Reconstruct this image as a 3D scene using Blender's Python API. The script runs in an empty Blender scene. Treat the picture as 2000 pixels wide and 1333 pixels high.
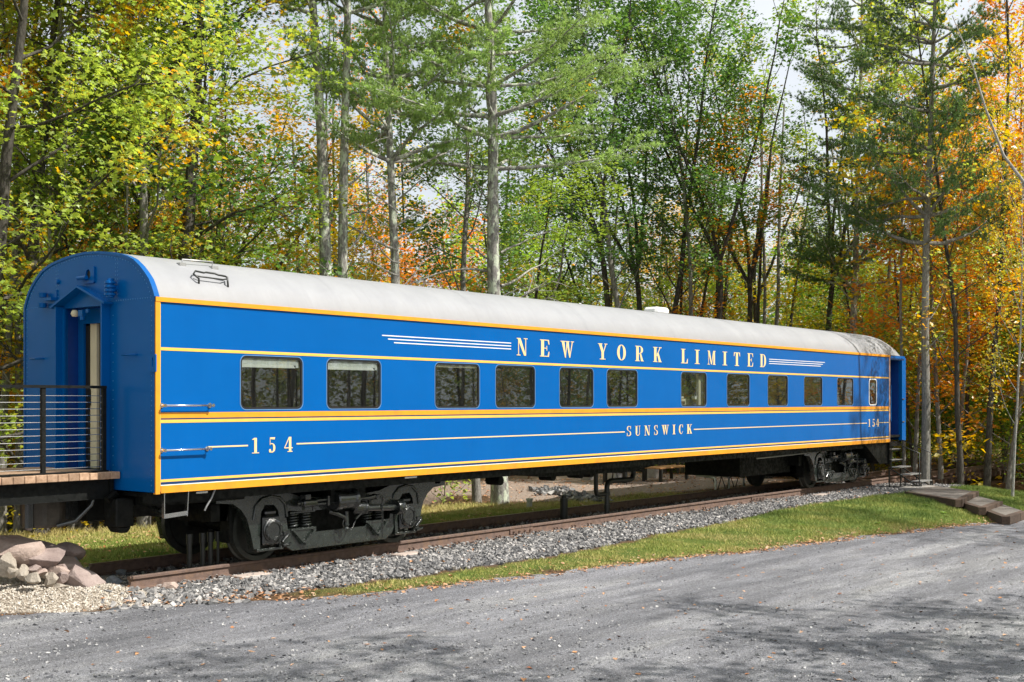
import bpy, bmesh, math, random
import numpy as np
from mathutils import Vector, Matrix, noise as mnoise

random.seed(7)
RNG = np.random.default_rng(7)
scene = bpy.context.scene
COL = scene.collection
R = math.radians

# ------------------------------------------------------------------ camera
CX, CY, CZ, YAW, FPX, SHY = -8.909, -12.719, 2.258, 0.898, 2348.7, 117.7
cam_d = bpy.data.cameras.new('camera')
cam = bpy.data.objects.new('camera', cam_d)
COL.objects.link(cam)
cam.location = (CX, CY, CZ)
cam.rotation_euler = (R(90), 0, -YAW)
cam_d.sensor_width = 36.0
cam_d.lens = FPX / 2000 * 36.0
cam_d.shift_y = SHY / 2000
cam_d.clip_end = 2000
scene.camera = cam

# ------------------------------------------------------------------ world, sun, exposure
SUN = Vector((0.45, -1.0, 1.25)).normalized()
world = bpy.data.worlds.new("World")
scene.world = world
world.use_nodes = True
nt = world.node_tree
nt.nodes.clear()
wo = nt.nodes.new('ShaderNodeOutputWorld')
bg = nt.nodes.new('ShaderNodeBackground')
sky = nt.nodes.new('ShaderNodeTexSky')
sky.sky_type = 'NISHITA'
sky.sun_disc = False
sky.sun_elevation = math.asin(SUN.z)
sky.sun_rotation = math.atan2(SUN.x, SUN.y)
sky.dust_density = 1.5
tc = nt.nodes.new('ShaderNodeTexCoord')
mp = nt.nodes.new('ShaderNodeMapping')
mp.inputs['Scale'].default_value = (1, 1, 3.0)
cn = nt.nodes.new('ShaderNodeTexNoise')
cn.inputs['Scale'].default_value = 2.2
cn.inputs['Detail'].default_value = 7
cn.inputs['Roughness'].default_value = 0.55
cr = nt.nodes.new('ShaderNodeValToRGB')
cr.color_ramp.elements[0].position = 0.30
cr.color_ramp.elements[0].color = (0.62, 0.62, 0.62, 1)
cr.color_ramp.elements[1].position = 0.62
cr.color_ramp.elements[1].color = (0.97, 0.97, 0.97, 1)
mx = nt.nodes.new('ShaderNodeMix')
mx.data_type = 'RGBA'
mx.inputs['B'].default_value = (9.4, 9.8, 10.3, 1)
nt.links.new(tc.outputs['Generated'], mp.inputs['Vector'])
nt.links.new(mp.outputs['Vector'], cn.inputs['Vector'])
nt.links.new(cn.outputs['Fac'], cr.inputs['Fac'])
nt.links.new(cr.outputs['Color'], mx.inputs['Factor'])
nt.links.new(sky.outputs['Color'], mx.inputs['A'])
nt.links.new(mx.outputs['Result'], bg.inputs['Color'])
bg.inputs['Strength'].default_value = 0.075
nt.links.new(bg.outputs['Background'], wo.inputs['Surface'])

sd = bpy.data.lights.new('sun', 'SUN')
sd.energy = 4.9
sd.angle = R(0.5)
sd.color = (1.0, 0.96, 0.89)
so = bpy.data.objects.new('sun', sd)
so.rotation_euler = SUN.to_track_quat('Z', 'Y').to_euler()
so.location = (10, -30, 40)
COL.objects.link(so)

scene.view_settings.view_transform = 'Standard'
scene.view_settings.look = 'None'
scene.view_settings.exposure = 0.5
scene.view_settings.gamma = 1.0
scene.view_settings.use_curve_mapping = False
scene.render.engine = 'CYCLES'
scene.cycles.max_bounces = 8
scene.cycles.transparent_max_bounces = 12
scene.cycles.use_denoising = True

# ------------------------------------------------------------------ survey helpers (photo pixel -> point in the place)
_C = np.array([CX, CY, CZ])
_FW = np.array([math.sin(YAW), math.cos(YAW), 0])
_RT = np.array([math.cos(YAW), -math.sin(YAW), 0])
def ray(px, py):
    return _FW + _RT * (px - 1000) / FPX - np.array([0, 0, 1.0]) * (py - 666.5 - SHY) / FPX
def G(px, py, z=0.0):
    r = ray(px, py); return _C + (z - CZ) / r[2] * r
def AT(px, depth, z=0.0):
    p = _C + ray(px, 784) * depth
    return np.array([p[0], p[1], z])

# ------------------------------------------------------------------ object helpers
def put(o, parent=None, label=None, cat=None, group=None, kind=None):
    COL.objects.link(o)
    if parent is not None: o.parent = parent
    return tag(o, label, cat, group, kind)
def tag(o, label=None, cat=None, group=None, kind=None):
    if label: o['label'] = label
    if cat: o['category'] = cat
    if group: o['group'] = group
    if kind: o['kind'] = kind
    return o
def thing(name, loc, label, cat, group=None, rz=0, kind=None):
    o = bpy.data.objects.new(name, None)
    o.location = loc; o.rotation_euler = (0, 0, rz); o.empty_display_size = 0.3
    return put(o, None, label, cat, group, kind)

class MB:
    """collects simple shapes and builds them as one mesh object"""
    def __init__(s): s.v = []; s.f = []; s.sm = []
    def add(s, vs, fs, smooth=False):
        n = len(s.v); s.v += [tuple(map(float, p)) for p in vs]
        s.f += [tuple(i + n for i in f) for f in fs]; s.sm += [smooth] * len(fs)
        return s
    def box(s, a, b):
        x0, y0, z0 = a; x1, y1, z1 = b
        return s.add([(x0,y0,z0),(x1,y0,z0),(x1,y1,z0),(x0,y1,z0),(x0,y0,z1),(x1,y0,z1),(x1,y1,z1),(x0,y1,z1)],
                     [(0,3,2,1),(4,5,6,7),(0,1,5,4),(1,2,6,5),(2,3,7,6),(3,0,4,7)])
    def bar(s, p, q, w, h, up=(0,0,1)):
        p = np.array(p, float); q = np.array(q, float); d = q - p; d /= np.linalg.norm(d)
        up = np.array(up, float)
        sd_ = np.cross(d, up); sd_ /= np.linalg.norm(sd_); u = np.cross(sd_, d)
        vs = []
        for e in (p, q):
            for a, b in ((-1,-1),(1,-1),(1,1),(-1,1)): vs.append(e + sd_ * a * w / 2 + u * b * h / 2)
        return s.add(vs, [(3,2,1,0),(4,5,6,7),(0,1,5,4),(1,2,6,5),(2,3,7,6),(3,0,4,7)])
    def tube(s, pts, r, n=8, caps=True):
        pts = [np.array(p, float) for p in pts]
        rs = r if hasattr(r, '__len__') else [r] * len(pts)
        vs = []; u = None
        for i, p in enumerate(pts):
            d = pts[min(i+1, len(pts)-1)] - pts[max(i-1, 0)]
            d = d / (np.linalg.norm(d) + 1e-12)
            if u is None:
                a = np.array([0, 0, 1.0]) if abs(d[2]) < .9 else np.array([1.0, 0, 0])
                u = np.cross(d, a)
            else: u = u - d * (u @ d)
            u = u / (np.linalg.norm(u) + 1e-12); w = np.cross(d, u)
            for k in range(n):
                t = 2 * math.pi * k / n
                vs.append(p + rs[i] * (u * math.cos(t) + w * math.sin(t)))
        fs = [(i*n+k, i*n+(k+1) % n, (i+1)*n+(k+1) % n, (i+1)*n+k) for i in range(len(pts)-1) for k in range(n)]
        s.add(vs, fs, True)
        if caps:
            s.add(vs[:n], [tuple(range(n))[::-1]]); s.add(vs[-n:], [tuple(range(n))])
        return s
    def cyl(s, p, q, r, n=16): return s.tube([p, q], r, n)
    def lathe(s, c, axis, prof, n=24):
        """prof: (distance along axis, radius)"""
        c = np.array(c, float); a = np.array(axis, float); a /= np.linalg.norm(a)
        t = np.array([0, 0, 1.0]) if abs(a[2]) < .9 else np.array([1.0, 0, 0])
        u = np.cross(a, t); u /= np.linalg.norm(u); w = np.cross(a, u); vs = []
        for h, r in prof:
            for k in range(n):
                th = 2 * math.pi * k / n
                vs.append(c + a * h + r * (u * math.cos(th) + w * math.sin(th)))
        fs = [(i*n+k, i*n+(k+1) % n, (i+1)*n+(k+1) % n, (i+1)*n+k) for i in range(len(prof)-1) for k in range(n)]
        return s.add(vs, fs, False)
    def prism_y(s, poly, y0, y1):
        """convex or star-fannable polygon of (x,z) extruded in y"""
        n = len(poly)
        vs = [(x, y0, z) for x, z in poly] + [(x, y1, z) for x, z in poly]
        return s.add(vs, [tuple(range(n)), tuple(range(2*n-1, n-1, -1))] + [(i, i+n, (i+1) % n + n, (i+1) % n) for i in range(n)])
    def prism_z(s, poly, z0, z1):
        n = len(poly)
        vs = [(p[0], p[1], z0) for p in poly] + [(p[0], p[1], z1) for p in poly]
        return s.add(vs, [tuple(range(n))[::-1], tuple(range(n, 2*n))] + [(i, (i+1) % n, (i+1) % n + n, i+n) for i in range(n)])
    def mesh(s, name, mat, bevel=0, fix=True):
        me = bpy.data.meshes.new(name)
        me.from_pydata(s.v, [], s.f)
        me.polygons.foreach_set('use_smooth', s.sm)
        if fix or bevel:
            bm = bmesh.new(); bm.from_mesh(me)
            if fix: bmesh.ops.recalc_face_normals(bm, faces=bm.faces)
            if bevel:
                es = [e for e in bm.edges if len(e.link_faces) == 2 and e.calc_face_angle(0) > 0.6]
                bmesh.ops.bevel(bm, geom=es, offset=bevel, segments=1, affect='EDGES', clamp_overlap=True)
            bm.to_mesh(me); bm.free()
        if mat: me.materials.append(mat)
        return me
    def build(s, name, mat, parent=None, bevel=0, **kw):
        return put(bpy.data.objects.new(name, s.mesh(name, mat, bevel)), parent, **kw)

def fast_mesh(name, V, F, mat, smooth=False, attrs=None):
    """V (n,3), F (m,k) constant k; attrs: dict name -> per-face floats"""
    me = bpy.data.meshes.new(name)
    V = np.ascontiguousarray(V, np.float32); F = np.ascontiguousarray(F, np.int32)
    m, k = F.shape
    me.vertices.add(len(V)); me.vertices.foreach_set('co', V.ravel())
    me.loops.add(m * k); me.loops.foreach_set('vertex_index', F.ravel())
    me.polygons.add(m)
    me.polygons.foreach_set('loop_start', np.arange(0, m * k, k, dtype=np.int32))
    try: me.polygons.foreach_set('loop_total', np.full(m, k, np.int32))
    except Exception: pass
    me.update(calc_edges=True)
    me.polygons.foreach_set('use_smooth', np.full(m, smooth, bool))
    if attrs:
        for a, vals in attrs.items():
            dom = 'POINT' if len(vals) == len(V) and len(vals) != m else 'FACE'
            at = me.attributes.new(a, 'FLOAT', dom)
            at.data.foreach_set('value', np.ascontiguousarray(vals, np.float32))
    if mat: me.materials.append(mat)
    return me

def curve_plate(loops, thick):
    """filled 2-D outline with holes, extruded; returns (verts, faces) in outline plane x,y and depth z in 0..thick"""
    cu = bpy.data.curves.new('tmp', 'CURVE'); cu.dimensions = '2D'; cu.fill_mode = 'BOTH'
    cu.extrude = thick / 2
    for lp in loops:
        sp = cu.splines.new('POLY'); sp.points.add(len(lp) - 1)
        for i, (x, y) in enumerate(lp): sp.points[i].co = (x, y, 0, 1)
        sp.use_cyclic_u = True
    o = bpy.data.objects.new('tmp', cu); COL.objects.link(o)
    bpy.context.view_layer.update()
    dg = bpy.context.evaluated_depsgraph_get()
    me = bpy.data.meshes.new_from_object(o.evaluated_get(dg))
    vs = [(v.co.x, v.co.y, v.co.z + thick / 2) for v in me.vertices]
    fs = [tuple(p.vertices) for p in me.polygons]
    bpy.data.objects.remove(o); bpy.data.meshes.remove(me); bpy.data.curves.remove(cu)
    return vs, fs
def plate_y(mb, loops, y0, thick):          # outline given as (x, z)
    vs, fs = curve_plate(loops, thick)
    return mb.add([(x, y0 + d, z) for x, z, d in vs], fs)
def plate_x(mb, loops, x0, thick):          # outline given as (y, z)
    vs, fs = curve_plate(loops, thick)
    return mb.add([(x0 + d, y, z) for y, z, d in vs], fs)
def rrect(x0, z0, x1, z1, r, n=5):
    pts = []
    for cx, cz, a0 in ((x1-r, z1-r, 0), (x0+r, z1-r, 90), (x0+r, z0+r, 180), (x1-r, z0+r, 270)):
        for k in range(n + 1):
            a = R(a0 + 90 * k / n); pts.append((cx + r * math.cos(a), cz + r * math.sin(a)))
    return pts

# ------------------------------------------------------------------ materials
def new_mat(name):
    m = bpy.data.materials.new(name); m.use_nodes = True
    n = m.node_tree; b = n.nodes['Principled BSDF']
    return m, n, b
def N(n, t, **kw):
    x = n.nodes.new(t)
    for k, v in kw.items():
        if hasattr(x, k): setattr(x, k, v)
        else: x.inputs[k].default_value = v
    return x
def ramp(n, src, stops):
    r = n.nodes.new('ShaderNodeValToRGB'); e = r.color_ramp.elements
    while len(e) > 1: e.remove(e[-1])
    e[0].position = stops[0][0]; e[0].color = (*stops[0][1], 1)
    for p, c in stops[1:]:
        x = e.new(p); x.color = (*c, 1)
    n.links.new(src, r.inputs['Fac']); return r.outputs['Color']
def pos(n, scale=(1,1,1), obj=False):
    if obj:
        t = n.nodes.new('ShaderNodeTexCoord'); src = t.outputs['Object']
    else:
        t = n.nodes.new('ShaderNodeNewGeometry'); src = t.outputs['Position']
    m = n.nodes.new('ShaderNodeMapping'); m.inputs['Scale'].default_value = scale
    n.links.new(src, m.inputs['Vector']); return m.outputs['Vector']
def noise(n, vec, scale, detail=4, rough=.55):
    x = N(n, 'ShaderNodeTexNoise'); x.inputs['Scale'].default_value = scale
    x.inputs['Detail'].default_value = detail; x.inputs['Roughness'].default_value = rough
    n.links.new(vec, x.inputs['Vector']); return x.outputs['Fac']
def mixc(n, f, a, b):
    m = n.nodes.new('ShaderNodeMix'); m.data_type = 'RGBA'
    for k, v in (('Factor', f), ('A', a), ('B', b)):
        if isinstance(v, (int, float)): m.inputs[k].default_value = v
        elif isinstance(v, tuple): m.inputs[k].default_value = (*v, 1)
        else: n.links.new(v, m.inputs[k])
    return m.outputs['Result']
def bump(n, b, h, strength=.3, dist=.02):
    x = n.nodes.new('ShaderNodeBump'); x.inputs['Strength'].default_value = strength
    x.inputs['Distance'].default_value = dist
    n.links.new(h, x.inputs['Height']); n.links.new(x.outputs['Normal'], b.inputs['Normal'])
def simple(name, c, rough=.5, metal=0, var=.12, vs=6, bstr=0, bscale=60, dirt=None, dscale=3, coat=0):
    m, n, b = new_mat(name)
    v = pos(n)
    f = noise(n, v, vs, 5)
    lo = tuple(x * (1 - var) for x in c); hi = tuple(min(1, x * (1 + var)) for x in c)
    col = ramp(n, f, [(.3, lo), (.7, hi)])
    if dirt:
        f2 = noise(n, v, dscale, 8, .7)
        fr = ramp(n, f2, [(.5, (0,0,0)), (.72, (1,1,1))])
        col = mixc(n, fr, col, dirt)
    n.links.new(col, b.inputs['Base Color'])
    b.inputs['Roughness'].default_value = rough; b.inputs['Metallic'].default_value = metal
    if coat: b.inputs['Coat Weight'].default_value = coat; b.inputs['Coat Roughness'].default_value = .08
    if bstr: bump(n, b, noise(n, v, bscale, 3), bstr, .01)
    return m

def paint_blue():
    m, n, b = new_mat('blue_paint')
    v = pos(n)
    f = noise(n, v, 1.3, 6, .6)
    col = ramp(n, f, [(.25, (.0, .094, .335)), (.75, (.0, .106, .375))])
    # faint rain streaks and small scuffs
    st = noise(n, pos(n, (9, 9, .45)), 1.0, 5, .6)
    fs = ramp(n, st, [(.52, (0,0,0)), (.80, (.16,.16,.16))])
    col = mixc(n, fs, col, (.008, .13, .36))
    sc = noise(n, pos(n, (3, 3, 22)), 2.2, 8, .75)
    fc = ramp(n, sc, [(.735, (0,0,0)), (.77, (.4,.4,.4))])
    col = mixc(n, fc, col, (.05, .20, .46))
    n.links.new(col, b.inputs['Base Color'])
    b.inputs['Roughness'].default_value = .27
    b.inputs['Specular IOR Level'].default_value = .2
    wv = noise(n, pos(n, (1.1, 1.1, 1.6)), 1.0, 2)
    fine = noise(n, v, 260, 2)
    mm = N(n, 'ShaderNodeMath', operation='MULTIPLY_ADD'); n.links.new(fine, mm.inputs[0]); mm.inputs[1].default_value = .012; n.links.new(wv, mm.inputs[2])
    bump(n, b, mm.outputs[0], .35, .03)
    return m
def roof_paint():
    m, n, b = new_mat('roof_grey_paint')
    v = pos(n)
    f = noise(n, v, 1.6, 7, .62)
    col = ramp(n, f, [(.25, (.255, .258, .272)), (.6, (.30, .303, .314)), (.8, (.33, .332, .34))])
    st = noise(n, pos(n, (5.5, .8, .8)), 1.4, 8, .7)
    fs = ramp(n, st, [(.50, (0,0,0)), (.78, (.55,.55,.55))])
    col = mixc(n, fs, col, (.25, .25, .26))
    spk = noise(n, v, 46, 4, .8)
    fk = ramp(n, spk, [(.70, (0,0,0)), (.76, (.5,.5,.5))])
    col = mixc(n, fk, col, (.16, .16, .16))
    # darker weathering just above the eaves
    sx = n.nodes.new('ShaderNodeSeparateXYZ'); g = n.nodes.new('ShaderNodeNewGeometry'); n.links.new(g.outputs['Position'], sx.inputs[0])
    st2 = noise(n, pos(n, (14, 3, 3)), 1.0, 6, .7)
    ma = N(n, 'ShaderNodeMath', operation='MULTIPLY_ADD'); n.links.new(st2, ma.inputs[0]); ma.inputs[1].default_value = -.35; n.links.new(sx.outputs['Z'], ma.inputs[2])
    fe = ramp(n, ma.outputs[0], [(0, (.55,.55,.55)), (1, (0,0,0))])
    mr = n.nodes.new('ShaderNodeMapRange'); n.links.new(ma.outputs[0], mr.inputs['Value']); mr.inputs['From Min'].default_value = 3.36; mr.inputs['From Max'].default_value = 3.62; mr.inputs['To Min'].default_value = .5; mr.inputs['To Max'].default_value = 0
    col = mixc(n, mr.outputs[0], col, (.23, .22, .21))
    n.links.new(col, b.inputs['Base Color']); b.inputs['Roughness'].default_value = .55
    bump(n, b, noise(n, pos(n, (.9, 2, 2)), 1.2, 3), .5, .03)
    return m
def glossy_black(name, c=(.012,.014,.012), rough=.22, lump=.5):
    m, n, b = new_mat(name)
    v = pos(n)
    f = noise(n, v, 9, 8, .7)
    col = ramp(n, f, [(.35, tuple(x*.6 for x in c)), (.6, c), (.8, tuple(x*2.2+.008 for x in c))])
    n.links.new(col, b.inputs['Base Color'])
    rr = ramp(n, noise(n, v, 14, 5), [(.3, (rough*.5,)*3), (.7, (min(1, rough*1.6),)*3)])
    n.links.new(rr, b.inputs['Roughness'])
    b.inputs['Specular IOR Level'].default_value = .55 if rough < .4 else .25
    if rough < .4: b.inputs['Coat Weight'].default_value = .8; b.inputs['Coat Roughness'].default_value = .07; b.inputs['Coat IOR'].default_value = 1.6
    bump(n, b, noise(n, v, 38, 6, .7), lump, .010)
    return m
def window_glass():
    m, n, b = new_mat('window_glass')
    n.nodes.remove(b)
    out = n.nodes['Material Output']
    tr = N(n, 'ShaderNodeBsdfTransparent'); tr.inputs['Color'].default_value = (.80, .82, .80, 1)
    gl = N(n, 'ShaderNodeBsdfGlossy'); gl.inputs['Roughness'].default_value = .012; gl.inputs['Color'].default_value = (.72, .78, .78, 1)
    fr = N(n, 'ShaderNodeFresnel'); fr.inputs['IOR'].default_value = 1.65
    ad = N(n, 'ShaderNodeMath', operation='MULTIPLY_ADD'); ad.inputs[1].default_value = 1.3; ad.inputs[2].default_value = .05
    n.links.new(fr.outputs[0], ad.inputs[0])
    g = noise(n, pos(n, (1.5, 1.5, 1.5)), 2.0, 2)
    bp = N(n, 'ShaderNodeBump'); bp.inputs['Strength'].default_value = .004; bp.inputs['Distance'].default_value = .02
    n.links.new(g, bp.inputs['Height']); n.links.new(bp.outputs[0], gl.inputs['Normal'])
    mixs = N(n, 'ShaderNodeMixShader')
    gb = n.nodes.new('ShaderNodeNewGeometry'); inv = N(n, 'ShaderNodeMath', operation='SUBTRACT'); inv.inputs[0].default_value = 1; n.links.new(gb.outputs['Backfacing'], inv.inputs[1])
    mu = N(n, 'ShaderNodeMath', operation='MULTIPLY'); n.links.new(ad.outputs[0], mu.inputs[0]); n.links.new(inv.outputs[0], mu.inputs[1])
    n.links.new(mu.outputs[0], mixs.inputs[0]); n.links.new(tr.outputs[0], mixs.inputs[1]); n.links.new(gl.outputs[0], mixs.inputs[2])
    # thin film of dust
    df = N(n, 'ShaderNodeBsdfDiffuse'); df.inputs['Color'].default_value = (.35, .34, .32, 1)
    dust = ramp(n, noise(n, pos(n, (40, 40, 2.0)), 1.0, 5, .6), [(.35, (.003,)*3), (.8, (.045,)*3)])
    m2 = N(n, 'ShaderNodeMixShader')
    n.links.new(dust, m2.inputs[0]); n.links.new(mixs.outputs[0], m2.inputs[1]); n.links.new(df.outputs[0], m2.inputs[2])
    n.links.new(m2.outputs[0], out.inputs['Surface'])
    return m
def wood(name, c1, c2, rough=.75, axis=(2, 14, 14)):
    m, n, b = new_mat(name)
    v = pos(n, axis)
    f = noise(n, v, 3, 8, .65)
    oi = n.nodes.new('ShaderNodeObjectInfo')
    col = ramp(n, f, [(.3, c1), (.7, c2)])
    mm = N(n, 'ShaderNodeMath', operation='MULTIPLY_ADD'); n.links.new(oi.outputs['Random'], mm.inputs[0]); mm.inputs[1].default_value = .5; mm.inputs[2].default_value = .75
    hs = N(n, 'ShaderNodeHueSaturation'); n.links.new(mm.outputs[0], hs.inputs['Value']); n.links.new(col, hs.inputs['Color'])
    n.links.new(hs.outputs[0], b.inputs['Base Color']); b.inputs['Roughness'].default_value = rough
    bump(n, b, f, .4, .01)
    return m
def bark(name, c1, c2, c3=None, lich=.6):
    m, n, b = new_mat(name)
    v = pos(n, (1, 1, .28), obj=True)
    f = noise(n, v, 26, 7, .7)
    col = ramp(n, f, [(.32, c1), (.62, c2)])
    if c3:
        f2 = noise(n, pos(n, (1, 1, .6), obj=True), 7, 6, .65)
        fr = ramp(n, f2, [(lich, (0,0,0)), (lich + .06, (1,1,1))])
        col = mixc(n, fr, col, c3)
    n.links.new(col, b.inputs['Base Color']); b.inputs['Roughness'].default_value = .9
    b.inputs['Specular IOR Level'].default_value = .15
    bump(n, b, f, .9, .03)
    return m
def leaf_mat(name='tree_leaves', accent=(.56, .28, .018), needles=False):
    m, n, b = new_mat(name)
    n.nodes.remove(b); out = n.nodes['Material Output']
    oi = n.nodes.new('ShaderNodeObjectInfo')
    at = n.nodes.new('ShaderNodeAttribute'); at.attribute_name = 'tint'
    v = pos(n)
    cl = noise(n, v, .55, 3, .6)
    base = oi.outputs['Color']
    if not needles:
        # branches that have turned: orange in drifts through the crown
        ad = N(n, 'ShaderNodeMath', operation='MULTIPLY_ADD'); n.links.new(at.outputs['Fac'], ad.inputs[0]); ad.inputs[1].default_value = .16
        n.links.new(cl, ad.inputs[2])
        al = N(n, 'ShaderNodeMath', operation='MULTIPLY_ADD'); n.links.new(oi.outputs['Alpha'], al.inputs[0]); al.inputs[1].default_value = .40
        n.links.new(ad.outputs[0], al.inputs[2])
        fr = ramp(n, al.outputs[0], [(.76, (0,0,0)), (.88, (1,1,1))])
        base = mixc(n, fr, base, accent)
    hs = N(n, 'ShaderNodeHueSaturation')
    mr = n.nodes.new('ShaderNodeMapRange'); n.links.new(at.outputs['Fac'], mr.inputs['Value']); mr.inputs['To Min'].default_value = .485; mr.inputs['To Max'].default_value = .52
    mv = n.nodes.new('ShaderNodeMapRange'); n.links.new(cl, mv.inputs['Value']); mv.inputs['From Min'].default_value = .3; mv.inputs['From Max'].default_value = .7; mv.inputs['To Min'].default_value = .75; mv.inputs['To Max'].default_value = 1.3
    n.links.new(mr.outputs[0], hs.inputs['Hue']); n.links.new(mv.outputs[0], hs.inputs['Value']); n.links.new(base, hs.inputs['Color'])
    d = N(n, 'ShaderNodeBsdfDiffuse'); n.links.new(hs.outputs[0], d.inputs['Color'])
    t = N(n, 'ShaderNodeBsdfTranslucent')
    tc_ = N(n, 'ShaderNodeHueSaturation'); tc_.inputs['Hue'].default_value = .485; tc_.inputs['Saturation'].default_value = 1.1; tc_.inputs['Value'].default_value = 2.1
    n.links.new(hs.outputs[0], tc_.inputs['Color']); n.links.new(tc_.outputs[0], t.inputs['Color'])
    g = N(n, 'ShaderNodeBsdfGlossy'); g.inputs['Roughness'].default_value = .42; g.inputs['Color'].default_value = (.8, .85, .8, 1)
    m1 = N(n, 'ShaderNodeMixShader'); m1.inputs[0].default_value = .38 if needles else .45
    n.links.new(d.outputs[0], m1.inputs[1]); n.links.new(t.outputs[0], m1.inputs[2])
    m2 = N(n, 'ShaderNodeMixShader'); m2.inputs[0].default_value = .04 if needles else .07
    n.links.new(m1.outputs[0], m2.inputs[1]); n.links.new(g.outputs[0], m2.inputs[2])
    n.links.new(m2.outputs[0], out.inputs['Surface'])
    return m
def stone_mat(name, c1, c2, c3, rough=.85, sc=3):
    m, n, b = new_mat(name)
    at = n.nodes.new('ShaderNodeAttribute'); at.attribute_name = 'tint'
    col = ramp(n, at.outputs['Fac'], [(0, c1), (.5, c2), (1, c3)])
    f = noise(n, pos(n), 40, 5, .7)
    v = ramp(n, f, [(.3, (.6,)*3), (.7, (1.25,)*3)])
    mm = n.nodes.new('ShaderNodeMix'); mm.data_type = 'RGBA'; mm.blend_type = 'MULTIPLY'; mm.inputs['Factor'].default_value = 1
    n.links.new(col, mm.inputs['A']); n.links.new(v, mm.inputs['B'])
    n.links.new(mm.outputs['Result'], b.inputs['Base Color']); b.inputs['Roughness'].default_value = rough
    return m

M = {}
M['blue'] = paint_blue()
M['rivet'] = simple('rivet_light_blue', (.03, .20, .50), .3)  # lighter blue than the wall, so the rivets show as dots
M['blue_shaded'] = simple('blue_recess_shade', (.004, .05, .26), .4)  # darker copy of the blue; doorway recess shade is put in the colour
M['navy'] = simple('navy_stripe', (.004, .035, .12), .35, vs=3)
M['roof'] = roof_paint()
M['orange'] = simple('orange_stripe', (.80, .32, .018), .42, var=.07, dirt=(.62, .24, .03), dscale=2)
M['yellow'] = simple('yellow_stripe', (.86, .50, .09), .42, var=.05)
M['gold'] = simple('cream_gold_lettering', (.85, .62, .30), .42, var=.05)
M['white_line'] = simple('white_pinstripe', (.80, .78, .74), .45, var=.05)
M['black'] = glossy_black('black_gloss_enamel', (.010,.012,.011), .13, .6)
M['black_dull'] = glossy_black('black_underframe', (.006, .007, .006), .6, .3)
M['truck'] = glossy_black('truck_frame_black_green', (.017, .023, .019), .22, .8)
M['wheel'] = simple('wheel_steel', (.028, .032, .027), .5, 0, .4, 10, .4, 60, (.05, .04, .03), 6)
M['rubber'] = simple('window_rubber', (.012, .012, .013), .5)
M['chrome'] = simple('bright_steel', (.72, .72, .72), .22, 1, .1, 10)
M['steel'] = simple('galvanised_steel', (.42, .42, .42), .45, .6, .2, 10)
M['rust'] = simple('rail_rust', (.15, .098, .078), .75, 0, .3, 12, .5, 90, (.20, .12, .075), 7)
M['railtop'] = simple('rail_head_worn', (.34, .25, .21), .42, .5, .25, 14)
M['glass'] = window_glass()
M['blind'] = simple('blind_fabric', (.62, .64, .63), .7, vs=30)
M['white'] = simple('white_plastic', (.78, .78, .76), .5, var=.04)
M['cream'] = simple('cream_wall', (.72, .66, .48), .6, var=.05)
M['olive'] = simple('olive_interior', (.14, .115, .04), .7, var=.15)
M['dark_in'] = simple('dark_interior', (.03, .028, .025), .8)
M['deck_wood'] = wood('deck_timber', (.27, .16, .09), (.52, .34, .22), axis=(5, 5, 5))
M['bench_wood'] = wood('bench_timber', (.42, .20, .07), (.62, .34, .14), axis=(2, 12, 12))
M['tie'] = wood('sleeper_timber', (.055, .035, .025), (.15, .095, .065), .9, (14, 2, 14))
M['step_wood'] = wood('landscape_timber', (.04, .026, .018), (.11, .07, .048), .9, (6, 6, 14))
M['concrete'] = simple('pale_concrete', (.36, .34, .31), .85, var=.2, vs=8, bstr=.3)
M['pad'] = simple('concrete_pad', (.46, .38, .33), .85, var=.15, vs=8)
M['hvac'] = simple('putty_enamel', (.46, .46, .41), .5, var=.05)
M['green_dark'] = simple('dark_green_metal', (.02, .05, .045), .4)
M['pipe'] = simple('black_pipe', (.02, .022, .02), .4, var=.3)
M['ballast'] = stone_mat('ballast_granite', (.05, .052, .056), (.19, .186, .185), (.54, .51, .48))
M['pea'] = stone_mat('cream_pea_gravel', (.26, .21, .16), (.52, .46, .38), (.72, .68, .62))
M['roadstone'] = stone_mat('road_chippings', (.05, .052, .06), (.17, .17, .18), (.52, .51, .50))
M['litter'] = stone_mat('fallen_leaf', (.30, .10, .03), (.50, .26, .12), (.62, .42, .30), .8)
M['leaf'] = leaf_mat()
M['needle'] = leaf_mat('pine_needles', needles=True)
M['bark_dark'] = bark('dark_maple_bark', (.03, .026, .021), (.11, .10, .085), (.24, .24, .20), .63)
M['bark_grey'] = bark('grey_bark', (.09, .082, .072), (.31, .295, .265), (.42, .45, .36), .62)
M['bark_lichen'] = bark('lichened_pine_bark', (.11, .10, .09), (.38, .36, .33), (.56, .60, .47), .50)
M['bark_pale'] = bark('pale_birch_bark', (.16, .15, .13), (.50, .48, .44), (.08, .07, .06), .66)
M['deadwood'] = bark('bare_deadwood', (.20, .18, .16), (.48, .46, .42))
def rock_mat(name, c1, c2, c3):
    m, n, b = new_mat(name)
    v = pos(n)
    f = noise(n, v, 3.5, 8, .6)
    col = ramp(n, f, [(.3, c1), (.55, c2), (.75, c3)])
    f2 = noise(n, v, 30, 6, .7)
    col = mixc(n, ramp(n, f2, [(.55, (0,)*3), (.75, (.5,)*3)]), col, tuple(x * .5 for x in c1))
    n.links.new(col, b.inputs['Base Color']); b.inputs['Roughness'].default_value = .85
    bump(n, b, noise(n, v, 22, 8, .65), .6, .03)
    return m
M['rock_mauve'] = rock_mat('mauve_sandstone', (.22, .165, .15), (.32, .25, .225), (.42, .34, .31))
M['rock_pink'] = rock_mat('pink_sandstone', (.33, .25, .21), (.44, .34, .29), (.52, .43, .37))
M['rock_tan'] = rock_mat('tan_fieldstone', (.28, .24, .19), (.38, .33, .27), (.46, .42, .36))
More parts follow.
